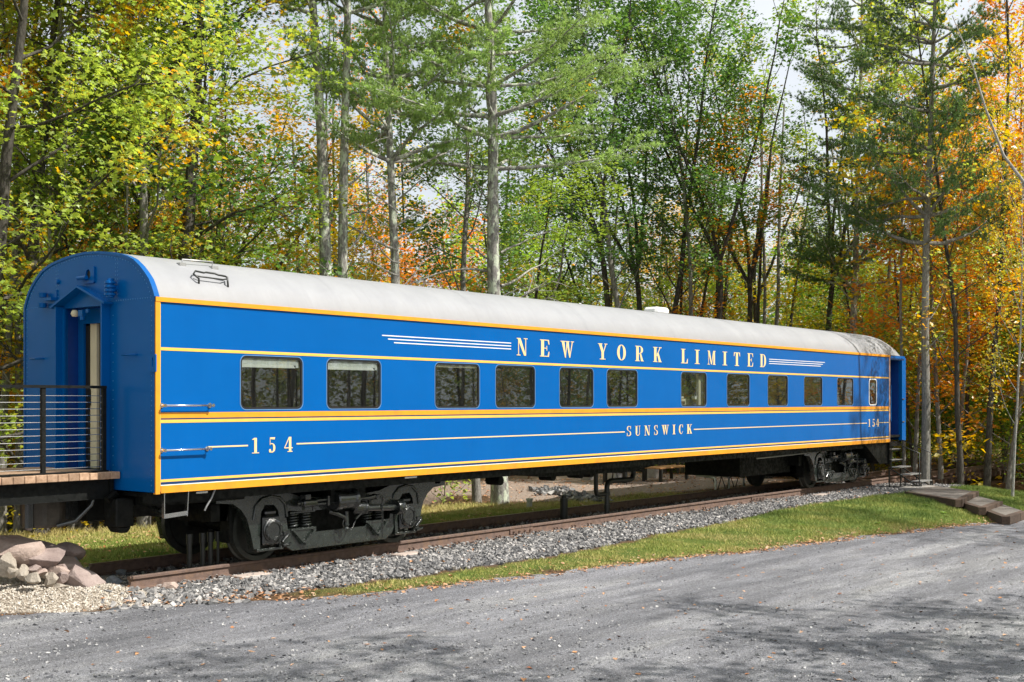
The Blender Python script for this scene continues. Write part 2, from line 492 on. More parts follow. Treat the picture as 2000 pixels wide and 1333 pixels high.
M['rock_blue'] = rock_mat('blue_grey_stone', (.14, .155, .18), (.26, .28, .31), (.40, .41, .43))

# ------------------------------------------------------------------ terrain
def sstep(t): t = np.clip(t, 0, 1); return t * t * (3 - 2 * t)
def road_edge(x): return np.interp(x, [-30, -14, -6, -1, 2.1, 5.4, 9.9, 14.2, 19, 24, 40, 90], [24, 12, 4.2, .05, -1.52, -2.03, -2.85, -3.53, -4.35, -5.0, -6.0, -9])
def ballast_edge(x): return np.interp(x, [-3, 0, 1.7, 3.5, 5.5, 8, 11, 18, 22, 25, 30], [.3, -.2, -.78, -1.02, -1.23, -1.12, -.88, -.55, -.9, -1.3, -1.3])
def wob(x, y, s, k=0):
    return np.sin(x * 1.31 * s + 1.7 * k) * np.cos(y * 1.73 * s + k) + .5 * np.sin(x * 2.9 * s + y * 2.3 * s + k * 3.1)
def ground_z(x, y):
    x = np.asarray(x, float); y = np.asarray(y, float)
    E = road_edge(x); B = np.maximum(ballast_edge(x), E + np.interp(x, [0, 1.5, 4], [.9, .7, .3])); ZR = np.interp(x, [-6, 2, 10, 20, 60], [-.20, -.255, -.36, -.47, -.6])
    zB = np.interp(x, [0, 3, 12, 17, 24], [-.20, -.225, -.235, -.19, -.17])
    t = (y - E - .05) / (B - E)
    mound = np.interp(x, [11, 15, 21, 24], [0, .13, .10, 0])
    zf = ZR + (zB - ZR) * sstep(t) + mound * np.sin(np.pi * np.clip(t, 0, 1)) ** 1.0
    z = np.where(y < E, ZR - .04 * sstep((E - y) / 2.5), zf)
    z = np.where(y > B, zB + (-.195 - zB) * sstep((y - B) / .5), z)
    z = z - .09 * sstep((y - 2.9) / .8)
    yd = np.interp(x, [-10, 3, 6, 10, 14, 15.5, 17.5, 33, 36], [9.6, 9.3, 8.4, 7.4, 6.7, 7, 15, 15, 9])
    z = z - np.interp(x, [15, 18], [.08, 0]) * sstep((y - 3.6) / 3)
    z = z + .09 * sstep((x - 15.5) / 2.5) * sstep((y - 3.2) / 1.2)
    z = z - .95 * sstep((y - yd) / 6)
    z = z - .45 * sstep((x - 25.6) / 5) * sstep((y - E + 4) / 4)
    d = np.hypot(x - 10, y)
    z = z + 9 * sstep((d - 55) / 90) * sstep((y + 25) / 30)
    z = z + sstep((.35 - x) / .7) * (.17 * sstep((y - E - .05) / 1.1) * sstep((3.6 - y) / 1.2))
    z = z + .012 * wob(x, y, .9, 1) + .10 * wob(x, y, .16, 2) * sstep((d - 28) / 20)
    return z

def grid_axis(lo, hi, step, far_lo, far_hi, g=1.22):
    a = list(np.arange(lo, hi + 1e-6, step)); s = step
    while a[-1] < far_hi: s *= g; a.append(a[-1] + s)
    s = step; b = []
    c = lo
    while c > far_lo: s *= g; c -= s; b.append(c)
    return np.array(b[::-1] + a)
def sheet(xs, ys):
    X, Y = np.meshgrid(xs, ys)
    n, m = Y.shape
    idx = np.arange(n * m).reshape(n, m)
    F = np.stack([idx[:-1, :-1], idx[:-1, 1:], idx[1:, 1:], idx[1:, :-1]], -1).reshape(-1, 4)
    return X.ravel(), Y.ravel(), F

gx, gy, gF = sheet(grid_axis(-5, 30, .11, -500, 500), grid_axis(-6.5, 12, .11, -500, 500))
gz = ground_z(gx, gy)
# zones: how much grass / ballast dust / pea gravel / patio gravel, from where things were laid
def zone_grass(x, y):
    E = road_edge(x); B = ballast_edge(x)
    jag = .10 * wob(x, y, 3.1, 4) + .06 * wob(x, y, 7.3, 5)
    front = sstep((y - E + jag * 1.5 + .02) / .3) * sstep((B - y + jag * .6) / .12) * sstep((x - 1.2 + jag * 2) / 1.4)
    yd = np.interp(x, [0, 3, 6, 10, 14, 15.5, 17, 20], [9.5, 9.3, 8.4, 7.4, 6.9, 5.2, 4.3, 3.6])
    back = sstep((y - 3.15 + jag * .5) / .3) * sstep((yd + .6 - y + jag * 2) / .8) * sstep((20.5 - x) / 1.5) * sstep((x + 3) / 2)
    right = sstep((x - 24.6) / .8) * sstep((29.5 - x) / 2) * sstep((y - E + .2) / .5) * sstep((-.9 - y) / .4)
    return np.clip(np.maximum(np.maximum(front, back), right * .8), 0, 1)
def zone_pea(x, y):
    E = road_edge(x)
    return sstep((y - E + .1 * wob(x, y, 3, 1) - .05) / .15) * sstep((.9 - x + .3 * wob(x, y, 2, 2)) / .5) * sstep((3.4 - y) / .6)
def zone_ballast(x, y):
    B = ballast_edge(x)
    return sstep((y - B + .08 * wob(x, y, 4, 3)) / .12) * sstep((3.35 - y) / .2) * sstep((x - .1) / .5) * sstep((27 - x) / 2)
def zone_patio(x, y):
    return sstep((x - 15.6 + .4 * wob(x, y, 1, 7)) / .7) * sstep((y - np.interp(x, [15.5, 17, 20], [5.4, 4.6, 3.9])) / .4) * sstep((13 - y) / 3) * sstep((34 - x) / 3)

def ground_material():
    m, n, b = new_mat('ground_surface')
    v = pos(n)
    def att(a):
        t = n.nodes.new('ShaderNodeAttribute'); t.attribute_name = a; return t.outputs['Fac']
    f1 = noise(n, v, 1.2, 8, .7); f2 = noise(n, v, 14, 8, .75)
    litter = ramp(n, f2, [(.30, (.025, .018, .012)), (.48, (.09, .055, .032)), (.6, (.17, .095, .045)), (.75, (.28, .18, .09))])
    grass = ramp(n, f1, [(.3, (.045, .075, .014)), (.5, (.085, .12, .022)), (.72, (.17, .165, .04))])
    dust = ramp(n, f2, [(.3, (.05, .05, .052)), (.6, (.15, .145, .14)), (.8, (.28, .26, .24))])
    pea = ramp(n, noise(n, v, 45, 5, .8), [(.3, (.16, .13, .10)), (.6, (.42, .36, .29)), (.8, (.6, .55, .48))])
    pat = ramp(n, f2, [(.3, (.18, .14, .11)), (.55, (.34, .27, .225)), (.78, (.52, .41, .34))])
    c = mixc(n, att('grass'), litter, grass)
    c = mixc(n, att('ballast'), c, dust); c = mixc(n, att('pea'), c, pea); c = mixc(n, att('patio'), c, pat)
    n.links.new(c, b.inputs['Base Color']); b.inputs['Roughness'].default_value = .95
    b.inputs['Specular IOR Level'].default_value = .15
    bump(n, b, f2, .8, .05)
    return m
def road_material():
    m, n, b = new_mat('stone_dust_road')
    v = pos(n)
    # broad pale streaks running along the drive, fine chippings over them
    st = noise(n, pos(n, (.16, .9, 1)), 1.5, 6, .6)
    st2 = noise(n, pos(n, (.45, 2.4, 1)), 1.3, 7, .65)
    fine = noise(n, v, 85, 5, .9)
    mid = noise(n, v, 34, 6, .75)
    base = ramp(n, st, [(.30, (.17, .172, .186)), (.52, (.25, .25, .266)), (.70, (.37, .368, .37))])
    b2 = ramp(n, st2, [(.4, (.80,)*3), (.64, (1.22,)*3)])
    b3 = ramp(n, fine, [(.36, (.22,)*3), (.52, (.95,)*3), (.64, (2.1,)*3)])
    b4 = ramp(n, mid, [(.35, (.6,)*3), (.65, (1.35,)*3)])
    col = base
    for x in (b2, b3, b4):
        mm = n.nodes.new('ShaderNodeMix'); mm.data_type = 'RGBA'; mm.blend_type = 'MULTIPLY'; mm.inputs['Factor'].default_value = 1
        n.links.new(col, mm.inputs['A']); n.links.new(x, mm.inputs['B']); col = mm.outputs['Result']
    n.links.new(col, b.inputs['Base Color']); b.inputs['Roughness'].default_value = .9
    b.inputs['Specular IOR Level'].default_value = .2
    mh = N(n, 'ShaderNodeMath', operation='ADD'); n.links.new(fine, mh.inputs[0]); n.links.new(mid, mh.inputs[1])
    bump(n, b, mh.outputs[0], .9, .02)
    return m
me = fast_mesh('ground', np.stack([gx, gy, gz], -1), gF, ground_material(), True,
               {'grass': zone_grass(gx, gy), 'pea': zone_pea(gx, gy), 'ballast': zone_ballast(gx, gy), 'patio': zone_patio(gx, gy)})
put(bpy.data.objects.new('ground', me), kind='structure')
# the drive: its own sheet, 6 mm proud, with a ragged edge against the verge
rx = grid_axis(-6, 30, .08, -150, 150)
rt_ = np.concatenate([np.linspace(0, .5, 26) ** 1.3 * 4, np.arange(1.75, 12, .3), 12 + np.cumsum(.3 * 1.25 ** np.arange(14))])
RX, RTT = np.meshgrid(rx, rt_)
jag = .07 * wob(RX, RX * 0, 2.1, 3) + .05 * wob(RX, RX * 0, 6.7, 9)
RY = road_edge(RX) + .06 + jag - RTT
RZ = ground_z(RX, RY) + .006 + .012 * sstep(RTT / .5)
idx = np.arange(RX.size).reshape(RX.shape)
rF = np.stack([idx[:-1, :-1], idx[1:, :-1], idx[1:, 1:], idx[:-1, 1:]], -1).reshape(-1, 4)
me = fast_mesh('gravel_road', np.stack([RX.ravel(), RY.ravel(), RZ.ravel()], -1), rF, road_material(), True)
put(bpy.data.objects.new('gravel_road', me), kind='structure')

# ------------------------------------------------------------------ scattered stones, grass, leaves
def rot_mats(n, rng, flat=False):
    a = rng.uniform(0, 2 * np.pi, n)
    ca, sa = np.cos(a), np.sin(a)
    Z = np.zeros((n, 3, 3)); Z[:, 0, 0] = ca; Z[:, 0, 1] = -sa; Z[:, 1, 0] = sa; Z[:, 1, 1] = ca; Z[:, 2, 2] = 1
    t = rng.normal(0, .25 if flat else 1.0, n)
    ct, st = np.cos(t), np.sin(t)
    T = np.zeros((n, 3, 3)); T[:, 0, 0] = 1; T[:, 1, 1] = ct; T[:, 1, 2] = -st; T[:, 2, 1] = st; T[:, 2, 2] = ct
    b_ = rng.uniform(0, 2 * np.pi, n); cb, sb = np.cos(b_), np.sin(b_)
    W = np.zeros((n, 3, 3)); W[:, 0, 0] = cb; W[:, 0, 1] = -sb; W[:, 1, 0] = sb; W[:, 1, 1] = cb; W[:, 2, 2] = 1
    return Z @ T @ W
def scatter_stones(P, size, rng, mat, name, flat=.7, full=False):
    n = len(P)
    cube = np.array([(-1,-1,-1),(1,-1,-1),(1,1,-1),(-1,1,-1),(-1,-1,1),(1,-1,1),(1,1,1),(-1,1,1)], float) * .5
    octa = np.array([(1,0,0),(0,1,0),(-1,0,0),(0,-1,0),(0,0,1),(0,0,-1)], float) * .62
    base = cube if full else octa
    F0 = np.array([(0,2,1),(0,3,2),(4,5,6),(4,6,7),(0,1,5),(0,5,4),(1,2,6),(1,6,5),(2,3,7),(2,7,6),(3,0,4),(3,4,7)]) if full else \
         np.array([(0,1,4),(1,2,4),(2,3,4),(3,0,4),(1,0,5),(2,1,5),(3,2,5),(0,3,5)])
    k = len(base)
    V = base[None] * (1 + rng.uniform(-.42, .42, (n, k, 3)))
    V = V * np.stack([size * rng.uniform(.7, 1.4, n), size * rng.uniform(.6, 1.1, n), size * flat * rng.uniform(.6, 1.1, n)], -1)[:, None]
    V = np.einsum('nij,nkj->nki', rot_mats(n, rng, flat < .6), V) + P[:, None]
    F = (F0[None] + (np.arange(n) * k)[:, None, None]).reshape(-1, 3)
    tint = np.repeat(np.clip(rng.normal(.5, .24, n), 0, 1), len(F0))
    me = fast_mesh(name, V.reshape(-1, 3), F, mat, False, {'tint': tint})
    return bpy.data.objects.new(name, me)
def ground_pts(x, y, lift=0): return np.stack([x, y, ground_z(x, y) + lift], -1)

# ballast along the track
rng = np.random.default_rng(11)
n = 78000
x = rng.uniform(-.3, 27, n); y = rng.uniform(-1.6, .95, n)
keep = rng.random(n) < zone_ballast(x, y)
x, y = x[keep], y[keep]
keep = ~((((x + .1) % .56) < .24) & (y > .34) & (rng.random(len(x)) < .8))
x, y = x[keep], y[keep]
P = ground_pts(x, y, 0); P[:, 2] += rng.uniform(-.015, .035, len(x))
a1 = scatter_stones(P, rng.uniform(.024, .056, len(x)), rng, M['ballast'], 'ballast', .75, True)
put(a1, label='grey crushed stone ballast along the near rail', cat='ballast', kind='stuff')
n = 15000
x = rng.uniform(.5, 27, n); y = rng.uniform(.95, 3.3, n)
P = ground_pts(x, y, 0); P[:, 2] += rng.uniform(-.015, .03, n)
a1 = scatter_stones(P, rng.uniform(.035, .07, n), rng, M['ballast'], 'ballast', .75)
put(a1, label='crushed stone ballast between the rails under the carriage', cat='ballast', kind='stuff')
# pea gravel at the left
n = 42000
x = rng.uniform(-3.2, 1.2, n); y = rng.uniform(-1.2, 2.6, n)
keep = rng.random(n) < zone_pea(x, y); x, y = x[keep], y[keep]
P = ground_pts(x, y, 0); P[:, 2] += rng.uniform(-.004, .012, len(x))
put(scatter_stones(P, rng.uniform(.016, .036, len(x)), rng, M['pea'], 'pea_gravel', .8),
    label='cream pea gravel between the boulders and the drive', cat='gravel', kind='stuff')
# blue-grey rubble where the rail runs into the boulders
n = 420
c = rng.normal(0, 1, (n, 2)) * np.array([.42, .30]) + np.array([.40, -.1])
P = ground_pts(c[:, 0], c[:, 1], .01)
put(scatter_stones(P, rng.uniform(.035, .095, n), rng, M['ballast'], 'stone_rubble', .6, True),
    label='blue grey rubble around the buried end of the near rail', cat='rubble', kind='stuff')
# chippings on the drive
n = 62000
dep = 9 + rng.random(n) ** 1.5 * 16
px = rng.uniform(-60, 2060, n)
Pq = _C[None] + (_FW[None] + _RT[None] * ((px - 1000) / FPX)[:, None]) * dep[:, None]
x, y = Pq[:, 0], Pq[:, 1]
keep = y < road_edge(x) + .1 * rng.random(n); x, y, dep = x[keep], y[keep], dep[keep]
P = ground_pts(x, y, .018)
sz = rng.uniform(.006, .014, len(x)) * (1 + (rng.random(len(x)) > .93) * rng.uniform(.3, 2.2, len(x)))
put(scatter_stones(P, sz, rng, M['roadstone'], 'road_chippings', .6),
    label='loose grey chippings lying on the gravel drive', cat='chippings', kind='stuff')

n = 5200
dep = 9.2 + rng.random(n) ** 1.7 * 6; px = rng.uniform(-60, 2060, n)
Pq = _C[None] + (_FW[None] + _RT[None] * ((px - 1000) / FPX)[:, None]) * dep[:, None]
x, y = Pq[:, 0], Pq[:, 1]; keep = (y < road_edge(x)) & (wob(x, y, 1.1, 4) > -.35); x, y = x[keep], y[keep]
put(scatter_stones(ground_pts(x, y, .018), rng.uniform(.012, .034, len(x)), rng, M['roadstone'], 'road_stones', .6, True),
    label='coarser loose stones on the near part of the drive', cat='chippings', kind='stuff')

# grass
def grass_material():
    m, n, b = new_mat('grass_blade')
    at = n.nodes.new('ShaderNodeAttribute'); at.attribute_name = 'tint'
    v = pos(n)
    add = N(n, 'ShaderNodeMath', operation='MULTIPLY_ADD'); n.links.new(at.outputs['Fac'], add.inputs[0]); add.inputs[1].default_value = .45
    n.links.new(noise(n, v, .8, 4, .6), add.inputs[2])
    dry = n.nodes.new('ShaderNodeAttribute'); dry.attribute_name = 'dry'
    ad2 = N(n, 'ShaderNodeMath', operation='ADD'); n.links.new(add.outputs[0], ad2.inputs[0]); n.links.new(dry.outputs['Fac'], ad2.inputs[1])
    col = ramp(n, ad2.outputs[0], [(.34, (.085, .15, .028)), (.56, (.20, .27, .055)), (.80, (.36, .37, .09)), (1.0, (.52, .43, .17))])
    n.links.new(col, b.inputs['Base Color']); b.inputs['Roughness'].default_value = .6
    b.inputs['Specular IOR Level'].default_value = .25
    b.inputs['Subsurface Weight'].default_value = 0
    return m
M['grass'] = grass_material()
def make_grass(x, y, h, w, rng, name, label, dry):
    n = len(x)
    P = ground_pts(x, y, -.005)
    a = rng.uniform(0, 2 * np.pi, n); lean = rng.normal(0, .5, (n, 2)) * h[:, None]
    d = np.stack([np.cos(a), np.sin(a), np.zeros(n)], -1) * w[:, None] * .5
    V = np.stack([P - d, P + d, P + np.stack([lean[:, 0], lean[:, 1], h], -1)], 1)
    F = np.arange(3 * n).reshape(n, 3)
    me = fast_mesh(name, V.reshape(-1, 3), F, M['grass'], False, {'tint': np.clip(rng.normal(.5, .22, n), 0, 1), 'dry': dry})
    put(bpy.data.objects.new(name, me), label=label, cat='grass', kind='stuff')
n = 430000
x = rng.uniform(1.0, 29.0, n); y = rng.uniform(-5.4, -.3, n)
z_ = zone_grass(x, y); dens = np.interp(x, [1, 8, 16, 29], [1, .95, .75, .5]) * np.clip(.72 + .35 * wob(x, y, 1.9, 6) + .25 * wob(x, y, 5.3, 2), .08, 1)
keep = (rng.random(n) < z_ * dens) & (y < ballast_edge(x) + .25)
x, y = x[keep], y[keep]
E = road_edge(x)
t_ = (y - E) / np.maximum(ballast_edge(x) - E, .1)
dry = np.interp(t_, [0, .35, 1], [.26, .04, .02]) + .10 * wob(x, y, 1.3, 5) + np.interp(x, [1.5, 4, 7, 12, 14, 24], [.42, .12, .06, .10, -.16, -.22])
make_grass(x, y, rng.uniform(.022, .06, len(x)) * np.interp(x, [2, 12, 16], [.8, 1, 1.4]) * np.clip(.9 + .45 * wob(x, y, 2.7, 8), .5, 1.9), rng.uniform(.006, .012, len(x)), rng, 'grass', 'short green grass verge between the ballast and the gravel drive', dry)
n = 190000
x = rng.uniform(-2, 20.5, n); y = rng.uniform(3.0, 9.8, n)
z_ = zone_grass(x, y); keep = rng.random(n) < z_; x, y = x[keep], y[keep]
yd = np.interp(x, [0, 3, 6, 10, 14, 15.5], [9.4, 9.2, 8.3, 7.3, 6.6, 5])
dry = np.interp(yd - y, [-.2, 1.0, 2.5], [.34, .20, -.06])
make_grass(x, y, rng.uniform(.03, .08, len(x)) * np.interp(yd - y, [-.3, .8], [2.2, 1]), rng.uniform(.008, .016, len(x)), rng, 'grass', 'mown lawn behind the carriage, long and dry at the wood edge', dry)

# broad-leaved weeds in the bank by the steps
def weed(x, y, s, rng):
    mb = MB(); z = float(ground_z(x, y))
    for k in range(14):
        a = rng.uniform(0, 6.28); L = s * rng.uniform(.6, 1.1); up = rng.uniform(.3, .9)
        d = np.array([math.cos(a), math.sin(a), up]); d /= np.linalg.norm(d); sd_ = np.array([-math.sin(a), math.cos(a), 0]) * L * .28
        p = np.array([x, y, z])
        tip = p + d * L + np.array([0, 0, -.2 * L]); m_ = p + d * L * .55 + np.array([0, 0, .05 * L])
        mb.add([p, m_ - sd_, tip, m_ + sd_], [(0, 1, 2), (0, 2, 3)])
    return mb
rngw = np.random.default_rng(5)
for (wx, wy, wl) in [(13.6, -2.2, 'leafy weed in the grass bank near the far truck'), (17.2, -2.4, 'broad leaved weed at the crest of the grass bank'),
                     (18.8, -3.3, 'low weed beside the lowest timber step'), (15.6, -3.0, 'pale leafy weed low on the bank above the drive'), (19.6, -2.6, 'clump of weeds against the timber landing')]:
    o = weed(wx, wy, .11, rngw).build('weed', M['leaf'], None, label=wl, cat='plant')
    o.color = (.13, .24, .05, 0)

# fallen leaves
def leaf_scatter(x, y, size, rng, name, label, lift=.012):
    n = len(x); P = ground_pts(x, y, lift)
    shape = np.array([(-.5,0,0),(-.1,-.34,.10),(.5,-.03,.02),(.02,.36,.12),(0,0,.02)], float)
    V = shape[None] * size[:, None, None] * rng.uniform(.7, 1.2, (n, 1, 3)); V[:, :, 2] *= rng.uniform(-.6, 2.4, (n, 1))
    V = V + rng.uniform(-.06, .06, V.shape) * size[:, None, None]
    V[:, :, 2] += size[:, None] * .08
    V = np.einsum('nij,nkj->nki', rot_mats(n, rng, True), V) + P[:, None]
    F0 = np.array([(0,1,4),(1,2,4),(2,3,4),(3,0,4)])
    F = (F0[None] + (np.arange(n) * 5)[:, None, None]).reshape(-1, 3)
    me = fast_mesh(name, V.reshape(-1, 3), F, M['litter'], False, {'tint': np.repeat(np.clip(rng.normal(.5, .28, n), 0, 1), 4)})
    put(bpy.data.objects.new(name, me), label=label, cat='leaves', kind='stuff')
n = 800
dep = 9.6 + rng.random(n) ** .75 * 18; px = rng.uniform(-30, 2030, n)
Pq = _C[None] + (_FW[None] + _RT[None] * ((px - 1000) / FPX)[:, None]) * dep[:, None]
x, y = Pq[:, 0], Pq[:, 1]; keep = y < road_edge(x) - .05; x, y = x[keep], y[keep]
leaf_scatter(x, y, rng.uniform(.035, .085, len(x)), rng, 'fallen_leaves', 'dry brown leaves scattered over the gravel drive', .02)
n = 2300
x = 1 + rng.random(n) ** .8 * 22; y = road_edge(x) + np.abs(rng.normal(0, .30, n)) - .22 + .1 * wob(x, x * 0, 4, 2)
leaf_scatter(x, y, rng.uniform(.03, .08, n), rng, 'fallen_leaves', 'drift of dry leaves along the edge of the drive')
n = 800
x = rng.uniform(.3, 26, n); y = np.where(rng.random(n) < .6, rng.normal(.55, .13, n), rng.uniform(-1, .6, n))
leaf_scatter(x, y, rng.uniform(.04, .09, n), rng, 'fallen_leaves', 'dry leaves caught against the near rail', .03)
n = 500
x = rng.normal(.4, .8, n); y = rng.normal(-.5, .4, n)
keep = y > road_edge(x); x, y = x[keep], y[keep]
leaf_scatter(x, y, rng.uniform(.04, .09, len(x)), rng, 'fallen_leaves', 'orange leaves below the boulders', .02)
n = 9000
x = rng.uniform(-1, 34, n); y = 3.5 + rng.random(n) * 12
leaf_scatter(x, y, rng.uniform(.05, .11, n), rng, 'fallen_leaves', 'leaf litter on the lawn and patio behind the carriage', .02)

#@@TRACK
# ------------------------------------------------------------------ railway track
YN, YF = 0.78, 2.27
track = thing('railway_track', (12, 1.525, 0), 'rusty railway track on timber sleepers under the blue carriage', 'track', kind='structure')
def child_offset(o, root):
    o.location = -Vector(root.location)
    return o
RAILP = [(-.07, -.17), (.07, -.17), (.07, -.158), (.012, -.145), (.009, -.045), (.036, -.036), (.036, -.006), (.028, 0), (-.028, 0), (-.036, -.006), (-.036, -.036), (-.009, -.045), (-.012, -.145), (-.07, -.158)]
def rail_piece(x0, x1, yc, name='rail'):
    mb = MB(); n_ = len(RAILP)
    vs = [(x0, yc + a, b) for a, b in RAILP] + [(x1, yc + a, b) for a, b in RAILP]
    mb.add(vs, [(i, (i+1) % n_, (i+1) % n_ + n_, i+n_) for i in range(n_)])
    mb.add([(x0, yc + a, b) for a, b in RAILP], [tuple(range(n_))])
    mb.add([(x1, yc + a, b) for a, b in RAILP], [tuple(range(n_))[::-1]])
    o = mb.build(name, M['rust'], track); child_offset(o, track)
    hd = MB().box((x0 + .002, yc - .026, .0005), (x1 - .002, yc + .026, .002)).build('running_surface', M['railtop'], o)
    return o
for x0, x1 in ((.12, 8.27), (8.28, 17.55), (17.56, 45)):
    rail_piece(x0, x1, YN)
rail_piece(.5, 45, YF)
def joint_bar(xc, yc):
    mb = MB().box((xc - .33, yc - .034, -.135), (xc + .33, yc - .012, -.05))
    for k in range(4):
        xx = xc - .24 + .16 * k
        mb.lathe((xx, yc - .034, -.092), (0, -1, 0), [(0, .022), (.018, .022), (.018, 0)], 6)
        mb.cyl((xx, yc - .052, -.092), (xx, yc - .075, -.092), .010, 6)
    o = mb.build('joint_bar', M['rust'], track); child_offset(o, track)
joint_bar(8.275, YN); joint_bar(17.555, YN)
tie_me = None
rt = np.random.default_rng(3)
for i in range(80):
    xc = .86 + i * .56
    if tie_me is None:
        tie_me = MB().box((-.115, .24, -.34), (.115, 2.82, -.172)).mesh('sleeper', M['tie'], .012)
        plate_me = MB().box((-.09, -.16, -.172), (.09, .16, -.158)).mesh('tie_plate', M['rust'])
        mbk = MB()
        for sx in (-1, 1):
            mbk.box((.05 * sx - .012, -.100, -.17), (.05 * sx + .012, -.076, -.130)).box((.05 * sx - .018, -.106, -.130), (.05 * sx + .018, -.062, -.118))
        spike_me = mbk.mesh('rail_spike', M['rust'])
    o = bpy.data.objects.new('sleeper', tie_me); put(o, track)
    o.location = (xc - 12 + rt.normal(0, .015), -1.525, -.018 + rt.normal(0, .006)); o.rotation_euler = (0, 0, rt.normal(0, .012))
    for yc in (YN, YF):
        if yc == YF and i > 46: continue
        p = bpy.data.objects.new('tie_plate', plate_me); put(p, o); p.location = (0, yc, .012)
        p = bpy.data.objects.new('rail_spike', spike_me); put(p, o); p.location = (0, yc, .018)
for (a, b, w) in ((490, 1127, .5), (795, 1085, .5), (1605, 968, .55)):
    g_ = G(a, b, -.17)
    MB().box((g_[0] - w/2, g_[1] - .12, -.25), (g_[0] + w/2, g_[1] + .12, -.135)).build('concrete_pad', M['pad'], None, .01,
        label={490: 'pale concrete pad by the near rail, nearest the boulders', 795: 'pale concrete pad by the near rail past the front truck', 1605: 'thin pale slab by the near rail at the far truck'}[a], cat='slab')

#@@CAR
# ------------------------------------------------------------------ the carriage
W = 3.05; L = 24.0; ZB = 1.116; ZT = 3.55; LE = 25.26
car = thing('railway_carriage', (12, 1.525, 0), 'long blue railway carriage with grey roof and yellow orange stripes, lettered in gold', 'railway carriage')
def part(mb, name, mat, parent=None, bevel=0, label=None, kind=None):
    """part modelled in place coordinates, hung on the carriage (or on a part of it)"""
    o = mb.build(name, mat, parent or car, bevel)
    if parent is None or parent is car: child_offset(o, car)
    if label: o['label'] = label
    if kind: o['kind'] = kind
    return o
WIN = [(1.29, 2.373), (2.824, 3.911), (5.11, 6.196), (6.61, 7.696), (8.41, 9.476), (9.916, 10.984), (12.64, 13.702), (14.593, 15.657), (16.55, 17.6), (18.49, 19.55), (20.45, 21.49)]
WZ0, WZ1 = 2.15, 2.866
loops = [[(.03, ZB), (L, ZB), (L, ZT), (.03, ZT)]]
for a, b in WIN: loops.append(rrect(a, WZ0, b, WZ1, .09)[::-1])
loops.append(rrect(22.54, 2.15, 23.08, 2.866, .1)[::-1])
part(plate_y(MB(), loops, 0, .045), 'side_wall', M['blue'])
far = MB().box((.03, W - .045, ZB), (LE - .05, W, ZT))
part(far, 'side_wall', M['blue'])
# roof
PROF = [(0, 3.55), (.02, 3.60), (.062, 3.683), (.12, 3.775), (.202, 3.858), (.31, 3.95), (.452, 4.043), (.58, 4.092), (.708, 4.127), (.969, 4.173), (1.24, 4.205), (1.525, 4.217)]
PROF = PROF + [(W - y, z) for y, z in PROF[-2::-1]]
def loft(xs, prof_at):
    vs = []; 
    for x_ in xs: vs += [(x_, y_, z_) for y_, z_ in prof_at(x_)]
    k = len(PROF)
    return vs, [(i*k+j, (i+1)*k+j, (i+1)*k+j+1, i*k+j+1) for i in range(len(xs)-1) for j in range(k-1)]
def rp(x_):
    if x_ <= 24.0: return PROF
    t = (x_ - 24.0) / 1.27; s = math.sqrt(max(0, 1 - t ** 2.4)); w_ = 1 - .10 * t ** 3
    return [(1.525 + (y_ - 1.525) * w_, 3.55 + (z_ - 3.55) * s) for y_, z_ in PROF]
xs = list(np.linspace(.03, 24, 25)) + list(24 + 1.27 * np.sin(np.linspace(0, np.pi / 2, 14))[1:])
mb = MB(); vs, fs = loft(xs, rp); mb.add(vs, fs, True)
part(mb, 'roof', M['roof'])
# roof seams: low standing laps every few metres
for x_ in (3.1, 6.2, 9.3, 12.4, 15.5, 18.6, 21.7):
    mb = MB(); vs, fs = loft([x_, x_ + .035], lambda q: [(1.525 + (y_ - 1.525) * 1.0005, z_ + .002) for y_, z_ in PROF]); mb.add(vs, fs, True)
    part(mb, 'roof_seam', M['roof'])
# near end wall, arched, with doorway
END = [(0.0, ZB + .01), (W, ZB + .01)] + [(y, z) for y, z in PROF[::-1]]
DZ0, DZ1 = 1.36, 3.50
door = [(1.02, DZ0), (2.05, DZ0), (2.05, DZ1), (1.02, DZ1)]
ew = part(plate_x(MB(), [END, door[::-1]], -.03, .06), 'end_wall', M['blue'])
# rim round the arch
mb = MB(); k = len(PROF)
rim = [(-.004, ZB + .01)] + [(y - .006 if y < 1.5 else y + .006, z + .006) for y, z in PROF] + [(W + .004, ZB + .01)]
rimi = [(.03, ZB + .01)] + [(1.525 + (y - 1.525) * .978, 3.0 + (z - 3.0) * .978) for y, z in PROF] + [(W - .03, ZB + .01)]
vs = [(-.042, y, z) for y, z in rim] + [(.032, y, z) for y, z in rim] + [(-.042, y, z) for y, z in rimi]
k = len(rim)
mb.add(vs, [(j, j+1, k+j+1, k+j) for j in range(1, k-2)] + [(2*k+j, 2*k+j+1, j+1, j) for j in range(k-1)], False)
part(mb, 'end_rim', M['blue'])
# rivets
def rivet(mb, c, nrm, r=.010):
    c = np.array(c, float); nrm = np.array(nrm, float)
    t = np.array([0, 0, 1.0]); u = np.cross(nrm, t); u /= np.linalg.norm(u)
    vs = [c + r * (u * math.cos(a) + t * math.sin(a)) for a in np.linspace(0, 2 * np.pi, 6, endpoint=False)] + [c + nrm * r * .8]
    mb.add(vs, [(i, (i+1) % 6, 6) for i in range(6)], True)
mb = MB()
def rivet_line(pts, step, nrm=(-1, 0, 0), x=-.031):
    pts = [np.array(p, float) for p in pts]; acc = 0
    for a, b in zip(pts[:-1], pts[1:]):
        d = np.linalg.norm(b - a); t = acc
        while t < d:
            q = a + (b - a) * t / d; rivet(mb, (x, q[0], q[1]), nrm); t += step
        acc = t - d
inner = [(1.525 + (y - 1.525) * .955, 3.0 + (z - 3.0) * .955) for y, z in PROF]
rivet_line([(.075, 1.15)] + inner + [(W - .075, 1.15)], .062)
for yy in (.80, .845): rivet_line([(yy, 3.62), (yy, 4.1)], .05)
